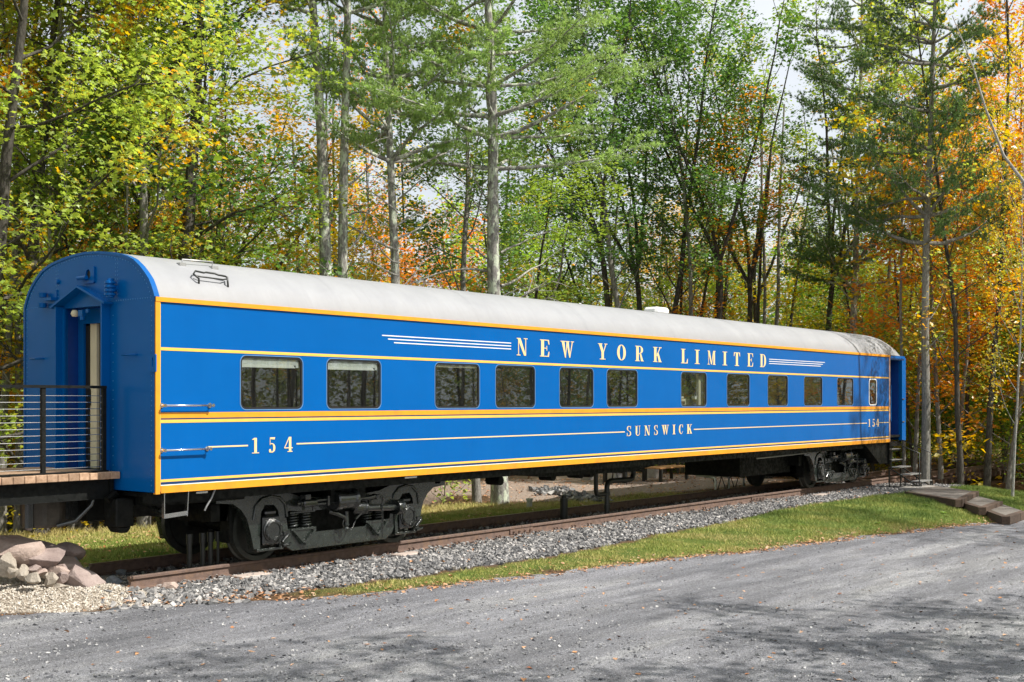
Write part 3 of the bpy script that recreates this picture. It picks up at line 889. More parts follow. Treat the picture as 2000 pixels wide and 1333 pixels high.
for yy in (2.19, 2.235): rivet_line([(yy, 3.62), (yy, 4.05)], .05)
rivet_line([(.90, 1.2), (.90, 3.45)], .12); rivet_line([(2.15, 1.5), (2.15, 3.45)], .12)
rivet_line([(.1, 3.545), (.84, 3.545)], .052); rivet_line([(2.25, 3.545), (W - .1, 3.545)], .052)
part(mb, 'rivets', M['rivet'], kind='stuff')
mb = MB()
for i in range(470):
    pass
# diaphragm frame and gable hood
mb = MB().box((-.15, .97, 1.36), (-.031, 1.0, 3.52)).box((-.15, 2.05, 1.36), (-.031, 2.08, 3.52))
part(mb, 'doorway_frame', M['blue'])
mb = MB().box((-.06, 2.0, 1.36), (-.032, 2.049, 3.5)).box((-.06, 1.001, 1.36), (-.032, 1.03, 3.5))
part(mb, 'doorway_flange', M['blue'])
AP, EV = 3.775, 3.53
mb = MB()
for (ya, za, yb, zb) in ((1.525, AP, .90, EV), (1.525, AP, 2.15, EV)):
    mb.add([(-.17, ya, za), (-.17, yb, zb), (-.031, yb, zb), (-.031, ya, za), (-.17, ya, za - .03), (-.17, yb, zb - .03), (-.031, yb, zb - .03), (-.031, ya, za - .03)],
           [(0,1,2,3), (7,6,5,4), (0,4,5,1), (1,5,6,2), (2,6,7,3)])
part(mb, 'gable_hood', M['blue'])
mb = MB(); 
for i in range(11):
    t = (i + .5) / 11
    rivet(mb, (-.05, 1.525 + (.90 - 1.525) * t, AP + (EV - AP) * t + .002), (-.3, -.3, .9), .008)
part(mb, 'hood_rivets', M['blue'], kind='stuff')
# vestibule inside the doorway
part(MB().box((.03, 2.051, 1.30), (.30, 2.07, 3.5)).box((.03, 1.0, 3.5), (.3, 2.07, 3.53)).box((.03, .98, 1.30), (.30, .999, 3.5)), 'vestibule_wall', M['blue_shaded'])
part(MB().box((-.14, 1.0, 1.30), (1.6, 2.05, 1.358)), 'vestibule_floor', M['black_dull'])
mb = MB().box((.18, 1.92, 1.36), (.215, 2.05, 3.5)).box((.18, 1.0, 3.30), (.215, 1.92, 3.5)).box((.18, 1.0, 1.36), (.215, 1.05, 3.30))
part(mb, 'door_frame', M['blue'])
part(MB().box((.216, 1.85, 1.36), (.24, 1.93, 3.28)), 'door_seal', M['rubber'])
dr = part(MB().box((.24, 1.70, 1.36), (.28, 1.85, 3.30)), 'door', M['cream'])
part(MB().box((.225, 1.83, 2.2), (.239, 1.87, 2.42)), 'door_latch', M['rubber'])
part(MB().box((.29, 1.02, 1.36), (.31, 1.72, 3.4)), 'inner_partition', M['olive'])
lamp = MB().lathe((-.02, 1.80, 3.43), (0, 0, 1), [(-.05, .0), (-.045, .035), (-.01, .055), (.02, .045), (.04, .03)], 14)
part(lamp, 'door_lamp', M['cream'])
part(MB().box((-.06, 1.56, 3.38), (.0, 1.66, 3.46)).cyl((-.03, 1.60, 3.33), (-.03, 1.60, 3.38), .035, 10).box((-.05, 1.44, 3.42), (-.02, 1.5, 3.47)), 'camera_housing', M['blue'])
# fixtures on the end wall
mb = MB(); 
plate_x(mb, [rrect(1.30, 3.80, 1.55, 4.02, .03), [(1.435 + .055 * math.cos(a), 3.92 + .065 * math.sin(a)) for a in np.linspace(0, 2*np.pi, 14, endpoint=False)][::-1]], -.055, .025)
hp = part(mb, 'hatch_plate', M['blue'])
part(MB().cyl((-.033, 1.435, 3.92), (-.031, 1.435, 3.92), .054, 14), 'hatch_opening', M['rubber'])
part(MB().cyl((-.10, 1.40, 3.875), (-.10, 1.60, 3.875), .028, 12).box((-.10, 1.42, 3.85), (-.055, 1.50, 3.872)), 'hatch_roller', M['blue'])
def marker(yc, zc):
    mb = MB()
    for k in range(4): mb.lathe((-.12, yc, zc - .10 + .05 * k), (0, 0, 1), [(0, .05), (.008, .072), (.032, .072), (.04, .05)], 16)
    mb.cyl((-.12, yc, zc - .12), (-.12, yc, zc + .12), .05, 14).cyl((-.12, yc, zc), (-.03, yc, zc), .045, 12)
    return part(mb, 'marker_lamp', M['blue'])
marker(.83, 3.70)
mb = MB().box((-.12, 2.22, 3.62), (-.05, 2.42, 3.66)).box((-.05, 2.2, 3.52), (-.031, 2.30, 3.76))
for zc in (3.56, 3.70): mb.lathe((-.10, 2.46, zc), (0, 0, 1), [(-.035, .0), (-.03, .05), (.03, .06), (.035, 0)], 14)
part(mb, 'lamp_bracket', M['blue'])
part(MB().lathe((-.031, 2.18, 3.87), (-1, 0, 0), [(0, .035), (.03, .03), (.035, 0)], 12), 'socket', M['blue'])
for y0_, y1_ in ((.38, .62), (2.55, 2.80)):
    mb = MB().tube([(-.03, y0_, 2.845), (-.09, y0_, 2.845), (-.09, y1_, 2.845), (-.03, y1_, 2.845)], .011, 8)
    part(mb, 'end_grab_iron', M['blue'])
mb = MB(); plate_x(mb, [rrect(-.055, 2.62, .09, 2.84, .012), rrect(-.005, 2.68, .02, 2.80, .01)[::-1]], -.062, .018)
part(mb, 'lamp_socket_plate', M['blue'])
# trim and stripes on the side
def strip(name, x0, x1, z0, z1, mat, y=-.004, y1=-.0003, label=None):
    return part(MB().box((x0, y, z0), (x1, y1, z1)), name, mat, label=label)
strip('eaves_trim', -.03, L + .02, 3.495, 3.552, M['orange'], -.022)
strip('corner_trim', -.032, .033, ZB - .01, 3.494, M['orange'], -.016, .03)
part(MB().box((.0335, -.009, ZB + .02), (.045, -.001, 3.49)), 'corner_beading', M['yellow'])
strip('stripe', .046, L - .03, 2.892, 2.930, M['yellow'])
strip('stripe', .046, L - .03, 2.047, 2.118, M['orange'])
strip('stripe', .046, L - .03, 2.0285, 2.0465, M['navy'], -.003)
strip('stripe', .046, L - .03, 1.988, 2.028, M['yellow'])
strip('stripe', .046, L - .03, 1.252, 1.284, M['yellow'])
strip('stripe', .046, L - .03, 1.2185, 1.2515, M['navy'], -.003)
strip('lower_sill_trim', .046, L + .0, ZB, 1.208, M['orange'], -.018)
strip('sill_pale_edge', .046, L, 1.2082, 1.2183, M['white_line'], -.010)  # pale strip along the top of the lower sill trim
strip('far_corner_trim', L - .029, L + .035, ZB, 3.494, simple('faded_salmon_trim', (.62, .40, .30), .5), -.014, .03)
for a, b in ((.75, 1.413), (2.261, 10.53), (13.162, 22.40), (23.27, 23.96)):
    strip('pinstripe', a, b, 1.660, 1.678, M['gold'])
for i, (a, b) in enumerate(((3.935, 7.025), (4.06, 7.025), (4.19, 7.025))):
    strip('speed_line', a, b, 3.236 - i * .050, 3.251 - i * .050, M['white_line'])
for i, (a, b) in enumerate(((16.62, 19.70), (16.62, 19.58), (16.62, 19.46))):
    strip('speed_line', a, b, 3.228 - i * .050, 3.243 - i * .050, M['white_line'])
# lettering
def rect(x0, y0, x1, y1): return [(x0, y0), (x1, y0), (x1, y1), (x0, y1)]
def arc(cx, cy, rx, ry, tx, ty, a0, a1, n_=14):
    """quads of a bowl: heavy at the sides, hairline at top and bottom"""
    out = []
    for i in range(n_):
        A, B_ = R(a0 + (a1 - a0) * i / n_), R(a0 + (a1 - a0) * (i + 1) / n_)
        q = [(cx + rx * math.cos(A), cy + ry * math.sin(A)), (cx + rx * math.cos(B_), cy + ry * math.sin(B_)),
             (cx + (rx - tx) * math.cos(B_), cy + (ry - ty) * math.sin(B_)), (cx + (rx - tx) * math.cos(A), cy + (ry - ty) * math.sin(A))]
        out.append(q)
    return out
H = .045; S = .26
def glyph(c):
    if c == 'N': return [rect(.14,0,.20,1), rect(.80,0,.86,1), [(.06,1),(.34,1),(.86,0),(.68,0)], rect(0,0,.34,H), rect(0,1-H,.2,1), rect(.64,1-H,1,1)]
    if c == 'E': return [rect(.12,0,.42,1), rect(0,0,.95,H), rect(0,1-H,.95,1), rect(.42,.48,.74,.52), [(.95,0),(1,.30),(.93,.30),(.80,0)], [(.80,1),(.95,1),(1,.72),(.93,.72)], rect(.70,.36,.75,.64)]
    if c == 'W': return [[(.08,1),(.28,1),(.40,0),(.34,0)], [(.52,1),(.46,1),(.34,0),(.38,0)], [(.42,1),(.60,1),(.72,0),(.66,0)], [(.92,1),(.86,1),(.66,0),(.71,0)], rect(0,1-H,.36,1), rect(.38,1-H,.66,1), rect(.76,1-H,1,1)]
    if c == 'Y': return [[(.08,1),(.36,1),(.62,.45),(.38,.45)], [(.90,1),(.82,1),(.55,.45),(.62,.45)], rect(.38,0,.62,.46), rect(.2,0,.8,H), rect(0,1-H,.46,1), rect(.68,1-H,1,1)]
    if c == 'O': return arc(.5,.5,.5,.505,.27,.04,0,360,28)
    if c == 'R': return [rect(.12,0,.40,1), rect(0,0,.52,H), rect(0,1-H,.55,1), rect(.40,.48,.58,.52)] + arc(.55,.75,.36,.25,.24,.04,-90,90,10) + [[(.52,.5),(.70,.47),(.92,.04),(.68,.04)], rect(.66,0,1,H)]
    if c == 'K': return [rect(.12,0,.38,1), rect(0,0,.50,H), rect(0,1-H,.50,1), [(.88,1),(.80,1),(.38,.42),(.46,.42)], [(.44,.56),(.60,.66),(.95,0),(.68,0)], rect(.60,0,1,H), rect(.66,1-H,1,1)]
    if c == 'L': return [rect(.14,0,.46,1), rect(0,0,.96,H), rect(0,1-H,.62,1), [(.96,0),(1,.32),(.93,.32),(.78,0)]]
    if c == 'I': return [rect(.28,0,.72,1), rect(0,0,1,H), rect(0,1-H,1,1)]
    if c == 'M': return [rect(.10,0,.15,1), rect(.74,0,.93,1), [(.04,1),(.26,1),(.54,.02),(.44,.02)], [(.80,1),(.72,1),(.46,.02),(.53,.02)], rect(0,0,.26,H), rect(.66,0,1,H), rect(0,1-H,.2,1), rect(.72,1-H,1,1)]
    if c == 'T': return [rect(.34,0,.66,1), rect(.16,0,.84,H), rect(.02,1-H,.98,1), [(.02,1),(.18,1),(.06,.72),(0,.72)], [(.82,1),(.98,1),(1,.72),(.94,.72)]]
    if c == 'D': return [rect(.12,0,.40,1), rect(0,0,.52,H), rect(0,1-H,.52,1)] + arc(.50,.5,.48,.5,.27,.04,-90,90,14)
    if c == 'U': return [rect(.14,.25,.40,1), rect(.80,.25,.86,1)] + arc(.50,.26,.36,.26,.16,.05,180,270,8) + arc(.50,.26,.36,.26,.06,.05,270,360,8) + [rect(0,1-H,.52,1), rect(.66,1-H,1,1)]
    if c == 'S': return arc(.5,.745,.44,.255,.20,.045,60,250,12) + arc(.5,.26,.46,.26,.22,.045,-110,80,12) + [[(.16,.60),(.30,.52),(.84,.40),(.76,.32),(.60,.44)], rect(.82,.70,.90,1), rect(.06,0,.14,.32)] + arc(.5,.745,.40,.255,.05,.04,20,60,4) + arc(.5,.26,.42,.26,.05,.04,200,250,4)
    if c == 'C': return arc(.54,.5,.54,.505,.28,.04,70,290,20) + arc(.54,.5,.42,.505,.05,.04,25,70,5) + arc(.54,.5,.42,.505,.05,.04,290,335,5) + [rect(.88,.68,.95,1)]
    if c == '1': return [rect(.38,0,.70,1), rect(.08,0,1,H), [(.10,.93),(.38,.93),(.38,.88),(.10,.88)], [(.38,1),(.20,.93),(.38,.93)]]
    if c == '5': return [rect(.20,.50,.26,1), [(.20,1),(.90,1),(.82,.86),(.20,.90)], ] + arc(.46,.31,.46,.31,.26,.05,-120,115,16) + arc(.22,.12,.14,.12,.14,.12,0,360,8)
    if c == '4': return [rect(.56,0,.84,1), rect(.38,0,1,H), [(.56,1),(.66,1),(.08,.30),(0,.30)], rect(0,.24,1,.30)]
    return []
def word(name, letters, z0, z1, mat, label=None):
    o = None
    for c, a, b in letters:
        mb = MB(); j = 0
        for q in glyph(c):
            y_ = -.0045 - .00025 * (j % 9); j += 1
            pts = [(a + (b - a) * u, z0 + (z1 - z0) * v) for u, v in q]
            mb.prism_y(pts, y_, -.0005)
        part(mb, 'letter' if c.isalpha() else 'numeral', mat, label='%s of the %s' % ('letter ' + c if c.isalpha() else 'numeral ' + c, label))
NYL = list(zip('NEWYORKLIMITED', [(7.179,7.478),(7.836,8.105),(8.441,8.849),(9.619,9.93),(10.264,10.562),(10.901,11.204),(11.558,11.874),(12.64,12.91),(13.20,13.40),(13.742,14.08),(14.40,14.60),(14.909,15.194),(15.546,15.818),(16.157,16.464)]))
word('lettering', [(c, a, b) for c, (a, b) in NYL], 3.043, 3.340, M['gold'], 'gold serif lettering NEW YORK LIMITED')
SUNS = list(zip('SUNSWICK', [(10.597,10.755),(10.892,11.086),(11.231,11.444),(11.587,11.732),(11.878,12.154),(12.30,12.415),(12.553,12.717),(12.873,13.083)]))
word('lettering', [(c, a, b) for c, (a, b) in SUNS], 1.585, 1.779, M['gold'], 'gold serif lettering SUNSWICK')
word('lettering', list(zip('154', [1.472, 1.761, 2.041], [1.600, 1.89, 2.187])), 1.562, 1.768, M['gold'], 'number 154 at the near end')
word('lettering', list(zip('154', [22.50, 22.777, 23.03], [22.635, 22.95, 23.244])), 1.569, 1.773, M['gold'], 'number 154 at the far end')
# windows
for i, (a, b) in enumerate(WIN + [(22.54, 23.08)]):
    z0, z1 = WZ0, WZ1; r_ = .09 if i < 11 else .10
    mb = MB(); plate_y(mb, [rrect(a + .001, z0 + .001, b - .001, z1 - .001, r_), rrect(a + .028, z0 + .028, b - .028, z1 - .028, r_ - .024)[::-1]], .004, .018)
    if i == 11:
        mb2 = MB(); plate_y(mb2, [rrect(a - .004, z0 - .004, b + .004, z1 + .004, r_ + .004), rrect(a + .024, z0 + .024, b - .024, z1 - .024, r_ - .02)[::-1]], -.008, .012)
        wf = part(mb2, 'window', M['white'], label='narrow window with white frame')
        mb.build('window_seal', M['rubber'], wf)
    else:
        wf = part(mb, 'window', M['rubber'])
        mb2 = MB(); plate_y(mb2, [rrect(a - .010, z0 - .010, b + .010, z1 + .010, r_ + .010), rrect(a + .0015, z0 + .0015, b - .0015, z1 - .0015, r_)[::-1]], -.004, .005)
        mb2.build('window_surround', simple('window_bead', (.10, .22, .42), .35) if 'bead' not in M else M['bead'], wf)
        if 'bead' not in M: M['bead'] = bpy.data.materials['window_bead']
    MB().box((a + .02, .013, z0 + .02), (b - .02, .017, z1 - .02)).build('pane', M['glass'], wf)
    if i in (0, 1):
        mbb = MB().box((a + .03, .030, 2.752), (b - .05, .036, 2.835)).box((b - .10, .030, 2.72), (b - .05, .036, 2.752))
        mbb.build('blind', M['blind'], wf)
        MB().prism_y([(a + .03, 2.752), (b - .15, 2.752), (b - .11, 2.715), (a + .03, 2.712)], .022, .034).build('blind_rail', M['white'], wf)
    elif i == 2:
        MB().box((a + .03, .030, 2.80), (b - .03, .036, 2.836)).build('blind', M['cream'], wf)
# interior seen dimly through the glass
part(MB().box((.5, .9, 1.3), (23.8, .93, 3.5)).box((.5, .06, 1.28), (23.8, 2.9, 1.32)).box((.5, .06, 3.4), (23.8, 2.9, 3.44)), 'interior_lining', M['dark_in'])
mb = MB().box((12.75, .35, 1.35), (13.9, .85, 2.31)).box((13.54, .10, 1.35), (13.72, .16, 2.9))
gl = part(mb, 'galley_counter', M['cream'])
part(MB().box((12.64, .12, 2.32), (12.95, .3, 2.36)).box((13.42, .12, 2.3), (13.5, .2, 2.36)), 'counter_items', M['white'])
part(MB().box((13.0, .33, 2.19), (13.36, .349, 2.26)), 'counter_vent', M['dark_in'])
# grab irons on the side
def grab(x0, x1, z, drop=0):
    mb = MB().tube([(x0 + .01, -.01, z), (x0 + .01, -.075, z), (x1 - .01, -.075, z), (x1 - .01, -.01, z)], .013, 8)
    for xx in (x0 + .01, x1 - .01): mb.cyl((xx, -.012, z), (xx, 0, z), .032, 12).cyl((xx, -.088, z), (xx, -.07, z), .022, 10)
    return part(mb, 'grab_iron', M['chrome'])
grab(.05, .80, 2.205); grab(.05, .76, 1.648)
# stirrup step below the corner
mb = MB().bar((.12, .04, 1.12), (.12, .04, .80), .05, .012, (1, 0, 0)).bar((.12, .03, .82), (.46, .03, .84), .012, .055).bar((.48, .04, 1.12), (.46, .04, .80), .05, .012, (1, 0, 0))
part(mb, 'stirrup_step', M['chrome'])
part(MB().bar((.26, .9, 1.06), (.14, .08, .84), .05, .05), 'step_brace', M['black'])
part(MB().box((.60, .02, 1.075), (.78, .035, 1.10)), 'sill_tag', M['chrome'])
part(MB().box((4.45, .02, 1.075), (4.72, .035, 1.10)), 'sill_tag', M['chrome'])
part(MB().tube([(.96, .1, 1.12), (.90, .1, 1.0), (.84, .12, .9), (.82, .14, .84)], .013, 8), 'air_hose', M['steel'])
# roof grabs and vent
def roof_y(z): return float(np.interp(z, [p[1] for p in PROF[:12]], [p[0] for p in PROF[:12]]))
def roof_z(y): return float(np.interp(y, [p[0] for p in PROF[:12]], [p[1] for p in PROF[:12]]))
mb = MB().tube([(.70, .45, roof_z(.45)), (.70, .45, roof_z(.45) + .07), (1.22, .50, roof_z(.50) + .07), (1.22, .50, roof_z(.5))], .011, 8)
for xx in (.66, 1.18): mb.box((xx - .02, .42, roof_z(.42) - .01), (xx + .08, .5, roof_z(.46) + .02))
part(mb, 'roof_handhold', M['steel'])
mb = MB(); za = 3.86
def rb(x_, z_, off): 
    y_ = roof_y(z_); return (x_, y_ - off * .75, z_ + off * .66)
mb.tube([rb(.72, 3.78, .0), rb(.70, 3.80, .06), rb(.66, 3.86, .06), rb(.72, 3.90, .07), rb(.84, 3.885, .07), rb(.88, 3.895, .07), rb(1.02, 3.89, .07), rb(1.06, 3.875, .07), rb(1.16, 3.865, .07), rb(1.20, 3.86, .06), rb(1.16, 3.80, .06), rb(1.18, 3.77, 0)], .013, 8)
mb.tube([rb(.69, 3.85, .05), rb(.76, 3.83, .06), rb(1.10, 3.82, .06), rb(1.17, 3.84, .05)], .010, 8)
part(mb, 'roof_handhold', M['pipe'])
vx = 10.55
g_ = (vx, .95, roof_z(.95))
part(MB().box((13.15, .9, 4.13), (13.7, 1.25, 4.29)), 'roof_vent', M['white'], bevel=.05)
part(MB().box((22.4, 1.0, 4.16), (22.55, 1.1, 4.20)), 'roof_bracket', M['black_dull'])
part(MB().tube([(9.9, .62, 4.10), (9.9, .62, 4.13), (9.96, .62, 4.13)], .012, 6), 'roof_bracket', M['steel'])
# far end: vestibule side doorway, corner post, end wall
part(MB().box((24.97, .0, 1.14), (LE, .10, 3.5)), 'corner_post', M['blue'])
part(MB().box((LE - .05, .1, 1.14), (LE, W, 3.5)), 'end_wall', M['blue'])
part(MB().box((24.0, .02, 3.42), (LE - .02, .08, 3.55)), 'door_header', M['blue'])
part(MB().box((24.036, .05, 1.3), (24.06, 1.2, 3.42)).box((24.06, 1.2, 1.3), (25.2, 1.24, 3.42)).box((24.94, .101, 1.3), (24.965, 1.2, 3.42)), 'vestibule_wall', M['blue_shaded'])
part(MB().box((24.04, .06, 1.24), (25.2, 1.2, 1.30)), 'vestibule_floor', M['black_dull'])
part(MB().tube([(24.12, -.01, 2.7), (24.12, -.01, 1.7)], .012, 8), 'door_handrail', M['blue'])
for zz in (2.31, 1.66): part(MB().box((24.98, -.02, zz), (25.12, -.001, zz + .03)), 'door_catch', M['chrome'])
part(MB().box((24.04, -.012, 3.44), (25.1, .0, 3.475)), 'door_header_trim', M['navy'])
# step wells
mb = MB().prism_y([(22.35, 1.11), (24.0, 1.11), (23.99, .52), (23.43, .53)], .05, .5)
part(mb, 'step_well', M['black_dull'])
mb = MB().prism_y([(24.55, 1.13), (25.2, 1.13), (25.15, .62), (24.7, .55)], .35, .9).box((24.05, .0, .86), (24.9, .28, .9)).box((24.05, -.05, .56), (24.9, .22, .60)).box((24.03, .0, .5), (24.06, .5, 1.2))
part(mb, 'step_well', M['black_dull'])
part(MB().box((24.07, -.06, .601), (24.88, .22, .612)).box((24.07, .0, .901), (24.88, .27, .912)), 'step_tread', M['steel'])
# underframe
mb = MB().box((.0, .12, .98), (LE - .1, .30, 1.112)).box((0, W - .3, .98), (LE - .1, W - .12, 1.112))
mb.box((.05, .35, 1.05), (LE - .1, W - .35, 1.10)).box((-.25, 1.15, .72), (5.6, 1.9, 1.06)).box((5.6, 1.15, .96), (17.0, 1.9, 1.06)).box((17.0, 1.15, .72), (25.2, 1.9, 1.06))
part(mb, 'underframe', M['black_dull'])
mb = MB().prism_y([(5.3, 1.06), (6.2, 1.0), (8.2, .93), (8.7, .87), (11.6, .84), (12.4, .93), (12.7, 1.06)], .5, 2.6)
part(mb, 'equipment_box', M['black_dull'])
mb = MB().box((16.9, .9, .45), (19.6, 2.4, 1.06)).cyl((14.5, .5, 1.02), (16.8, .5, 1.02), .05, 10)
part(mb, 'equipment_box', M['black_dull'])
for xx in (9.05, 9.95, 10.3, 7.5): part(MB().cyl((xx, .6, .86), (xx, .9, .86), .08, 12), 'pipe_bracket', M['black_dull'])
part(MB().tube([(16.5, .25, .93), (18.3, .25, .95), (20.6, .25, 1.0)], .018, 6), 'brake_pipe', M['steel'])
# coupler and draft gear at the near end
mb = MB().box((-.18, 1.2, .70), (.4, 1.85, 1.10)).box((-.62, 1.33, .72), (-.15, 1.72, 1.0))
part(mb, 'draft_gear', M['black'], bevel=.03)
mb = MB().prism_z([(-.98, 1.24), (-.98, 1.50), (-.80, 1.56), (-.62, 1.76), (-.45, 1.74), (-.45, 1.3), (-.62, 1.12), (-.86, 1.10)], .68, 1.04)
part(mb, 'coupler', simple('coupler_grime', (.06, .05, .038), .6, var=.4, vs=9), bevel=.03)
part(MB().box((-1.06, 1.18, .66), (-.94, 1.3, 1.06)), 'coupler_knuckle', M['black'], bevel=.03)
mb = MB().box((-.14, .66, .66), (.12, .94, 1.02)).prism_y([(-.12, .66), (.10, .66), (.05, .58), (-.06, .58)], .68, .92).cyl((-.18, .8, 1.0), (-.05, .8, 1.08), .05, 10)
part(mb, 'cushion_block', M['black_dull'], bevel=.02)
part(MB().box((.15, .3, .93), (1.6, 1.1, 1.10)), 'end_sill', M['black_dull'])
part(MB().tube([(-.3, .9, 1.08), (-.35, .88, .95), (-.5, 1.0, .75), (-.7, 1.1, .70)], .03, 8), 'air_hose', M['black'])

# ---- trucks
def mirror_x(pts): return [(-x_, z_) for x_, z_ in pts][::-1]
FRAME_TOP = [(-2.30, .985), (-2.05, 1.0), (-1.80, 1.0), (-1.60, 1.03), (-1.36, 1.045), (-1.18, 1.01), (-1.02, .95), (-.78, .88), (-.4, .85), (0, .84)]
FRAME_BOT = [(0, .67), (-.5, .67), (-.85, .68), (-1.03, .70), (-1.10, .64), (-1.12, .52), (-1.14, .21), (-1.20, .20), (-1.205, .62), (-1.23, .72), (-1.30, .80), (-1.46, .81), (-1.53, .72), (-1.545, .62), (-1.55, .20), (-1.66, .21), (-1.72, .45), (-1.78, .64), (-1.88, .77), (-2.02, .86), (-2.30, .885)]
def truck(xc, label):
    tb = MB().box((xc - .88, .70, .24), (xc + .88, 2.35, .80)).box((xc - .35, .30, .78), (xc + .35, 2.75, 1.0))
    tb.box((xc - 2.25, .62, .62), (xc - 2.1, 2.4, .86)).box((xc + 1.9, .62, .70), (xc + 2.05, 2.4, .86)).box((xc - 1.9, 1.2, .55), (xc + 1.9, 1.85, .8))
    t = part(tb, 'truck', M['black_dull'], label=label)
    def sub(mb, name, mat, bevel=0, kind=None, label=None):
        o = mb.build(name, mat, t, bevel)
        if kind: o['kind'] = kind
        if label: o['label'] = label
        return o
    def off(pts): return [(x_ + xc, z_) for x_, z_ in pts]
    left = FRAME_TOP; right = mirror_x(FRAME_TOP[:-1])
    outline = off(FRAME_TOP + mirror_x(FRAME_TOP)[1:] + mirror_x(FRAME_BOT)[::1][0:0])
    top = FRAME_TOP + mirror_x(FRAME_TOP)[1:]
    bot_r = [(-x_, z_) for x_, z_ in FRAME_BOT][::-1]
    loop = off(top + bot_r + FRAME_BOT[1:])
    slot = off(rrect(-2.19, .918, -2.05, .958, .018, 3))[::-1]
    slot2 = off(rrect(2.05, .918, 2.19, .958, .018, 3))[::-1]
    eq = [(-1.13, .60), (-1.06, .60), (-1.03, .43), (-.55, .43), (-.50, .355), (.50, .355), (.55, .43), (1.03, .43), (1.06, .60), (1.13, .60), (1.15, .34), (1.08, .20), (.94, .12), (-.94, .12), (-1.08, .20), (-1.15, .34)]
    for side in (0, 1):
        y0 = .44 if side == 0 else W - .56
        sub(plate_y(MB(), [loop, slot, slot2], y0, .12), 'side_frame', M['truck'], .012)
        sub(plate_y(MB(), [off(eq)], y0 + .02, .06), 'equalizer_bar', M['truck'], .01)
    # raised webs over the journal openings
    for s in (-1, 1):
        ja = xc + s * 1.37
        for dx in (0,):
            mb = MB().tube([(ja - .30, .435, .62), (ja - .27, .435, .80), (ja - .16, .435, .90), (ja, .435, .93), (ja + .16, .435, .90), (ja + .27, .435, .80), (ja + .30, .435, .62)], .022, 6)
            sub(mb, 'frame_rib', M['truck'])
        sub(MB().box((ja - .24, .43, .165), (ja + .24, .55, .205)), 'pedestal_tie_bar', M['truck'], .008)
        # journal box
        mb = MB().box((ja - .155, .40, .25), (ja + .155, .66, .66)).box((ja - .10, .41, .66), (ja + .10, .6, .74))
        sub(mb, 'journal_box', M['black'], .025)
        mb = MB().lathe((ja, .40, .455), (0, -1, 0), [(0, .165), (.02, .165), (.03, .15), (.05, .15), (.06, .13), (.06, .105), (.045, .10), (.045, 0)], 28)
        for k in range(6):
            a = R(60 * k + 30); mb.lathe((ja + .135 * math.cos(a), .35, .455 + .135 * math.sin(a)), (0, -1, 0), [(0, .02), (.018, .02), (.022, .012), (.022, 0)], 6)
        for k, (u, v, w_, h_) in enumerate(((-.045, .02, .05, .012), (.02, .025, .05, .012), (-.05, -.02, .045, .014), (0, -.03, .06, .012), (-.01, .0, .08, .01))):
            mb.box((ja + u, .350, .455 + v), (ja + u + w_, .357, .455 + v + h_))
        sub(mb, 'bearing_cap', M['black'])
        mb = MB().box((ja + .16, .33, .36), (ja + .27, .45, .43)).cyl((ja + .13, .34, .28), (ja + .25, .34, .38), .03, 8).cyl((ja + .15, .35, .22), (ja + .3, .36, .24), .025, 8)
        sub(mb, 'box_lug', M['black'], .01)
    # coil springs and their seats
    for s in (-1, 1):
        for dx in (.62, .87):
            xcn = xc + s * dx; pts = []
            for k in range(61):
                a = k / 60 * 2 * math.pi * 5
                pts.append((xcn + .085 * math.cos(a), .56 + .085 * math.sin(a), .44 + .20 * k / 60))
            sub(MB().tube(pts, .0145, 6), 'coil_spring', M['truck'])
        mb = MB().box((xc + s * .745 - .24, .44, .40), (xc + s * .745 + .24, .66, .435)).box((xc + s * .745 - .24, .46, .645), (xc + s * .745 + .24, .66, .675))
        sub(mb, 'spring_seat', M['truck'], .006)
        c_ = xc + s * .745
        mb = MB().bar((c_ - .20, .425, .40), (c_, .415, .20), .03, .035, (0, 1, 0)).bar((c_ + .20, .425, .40), (c_, .415, .20), .03, .035, (0, 1, 0))
        mb.cyl((c_, .43, .215), (c_, .38, .215), .026, 8)
        sub(mb, 'spring_hanger', M['truck'])
    # wheels
    for s in (-1, 1):
        ja = xc + s * 1.37
        for yw, d in ((.70, 1), (W - .70, -1)):
            mb = MB().lathe((ja, yw, .457), (0, d, 0), [(.02, .0), (.0, .07), (.03, .10), (.055, .25), (.05, .36), (.0, .385), (.0, .45), (.10, .457), (.115, .485), (.135, .485), (.14, .40), (.09, .36), (.10, .12), (.16, .1), (.16, 0)], 40)
            w_ = sub(mb, 'wheel', M['wheel'])
        sub(MB().cyl((ja, .5, .457), (ja, W - .5, .457), .075, 14), 'axle', M['black_dull'])
        # brake shoes and heads
        for e in (-1, 1):
            mb = MB().box((ja + e * .50 - .04, .68, .30), (ja + e * .50 + .04, .86, .60)).bar((ja + e * .53, .66, .95), (ja + e * .52, .66, .3), .05, .03, (0, 1, 0))
            sub(mb, 'brake_head', M['black_dull'])
    # brake rigging on the outside of the frame
    yb = .33
    mb = MB().lathe((xc - .28, yb, .80), (1, 0, 0), [(0, 0), (0, .14), (.02, .155), (.10, .155), (.12, .14), (.34, .14), (.36, .165), (.40, .165), (.40, .08), (.44, .06), (.44, 0)], 28)
    for k in range(6):
        a = R(60 * k); mb.cyl((xc + .07, yb + .15 * math.cos(a), .80 + .15 * math.sin(a)), (xc + .14, yb + .15 * math.cos(a), .80 + .15 * math.sin(a)), .014, 6)
    sub(mb, 'brake_cylinder', M['black'])
    mb = MB().cyl((xc - .98, yb, .80), (xc - .88, yb, .80), .03, 10).cyl((xc - .92, yb, .80), (xc - .90, yb, .80), .045, 10)
    mb.lathe((xc - .88, yb, .80), (1, 0, 0), [(0, .04), (.02, .062), (.24, .062), (.26, .045), (.26, .03)], 14)
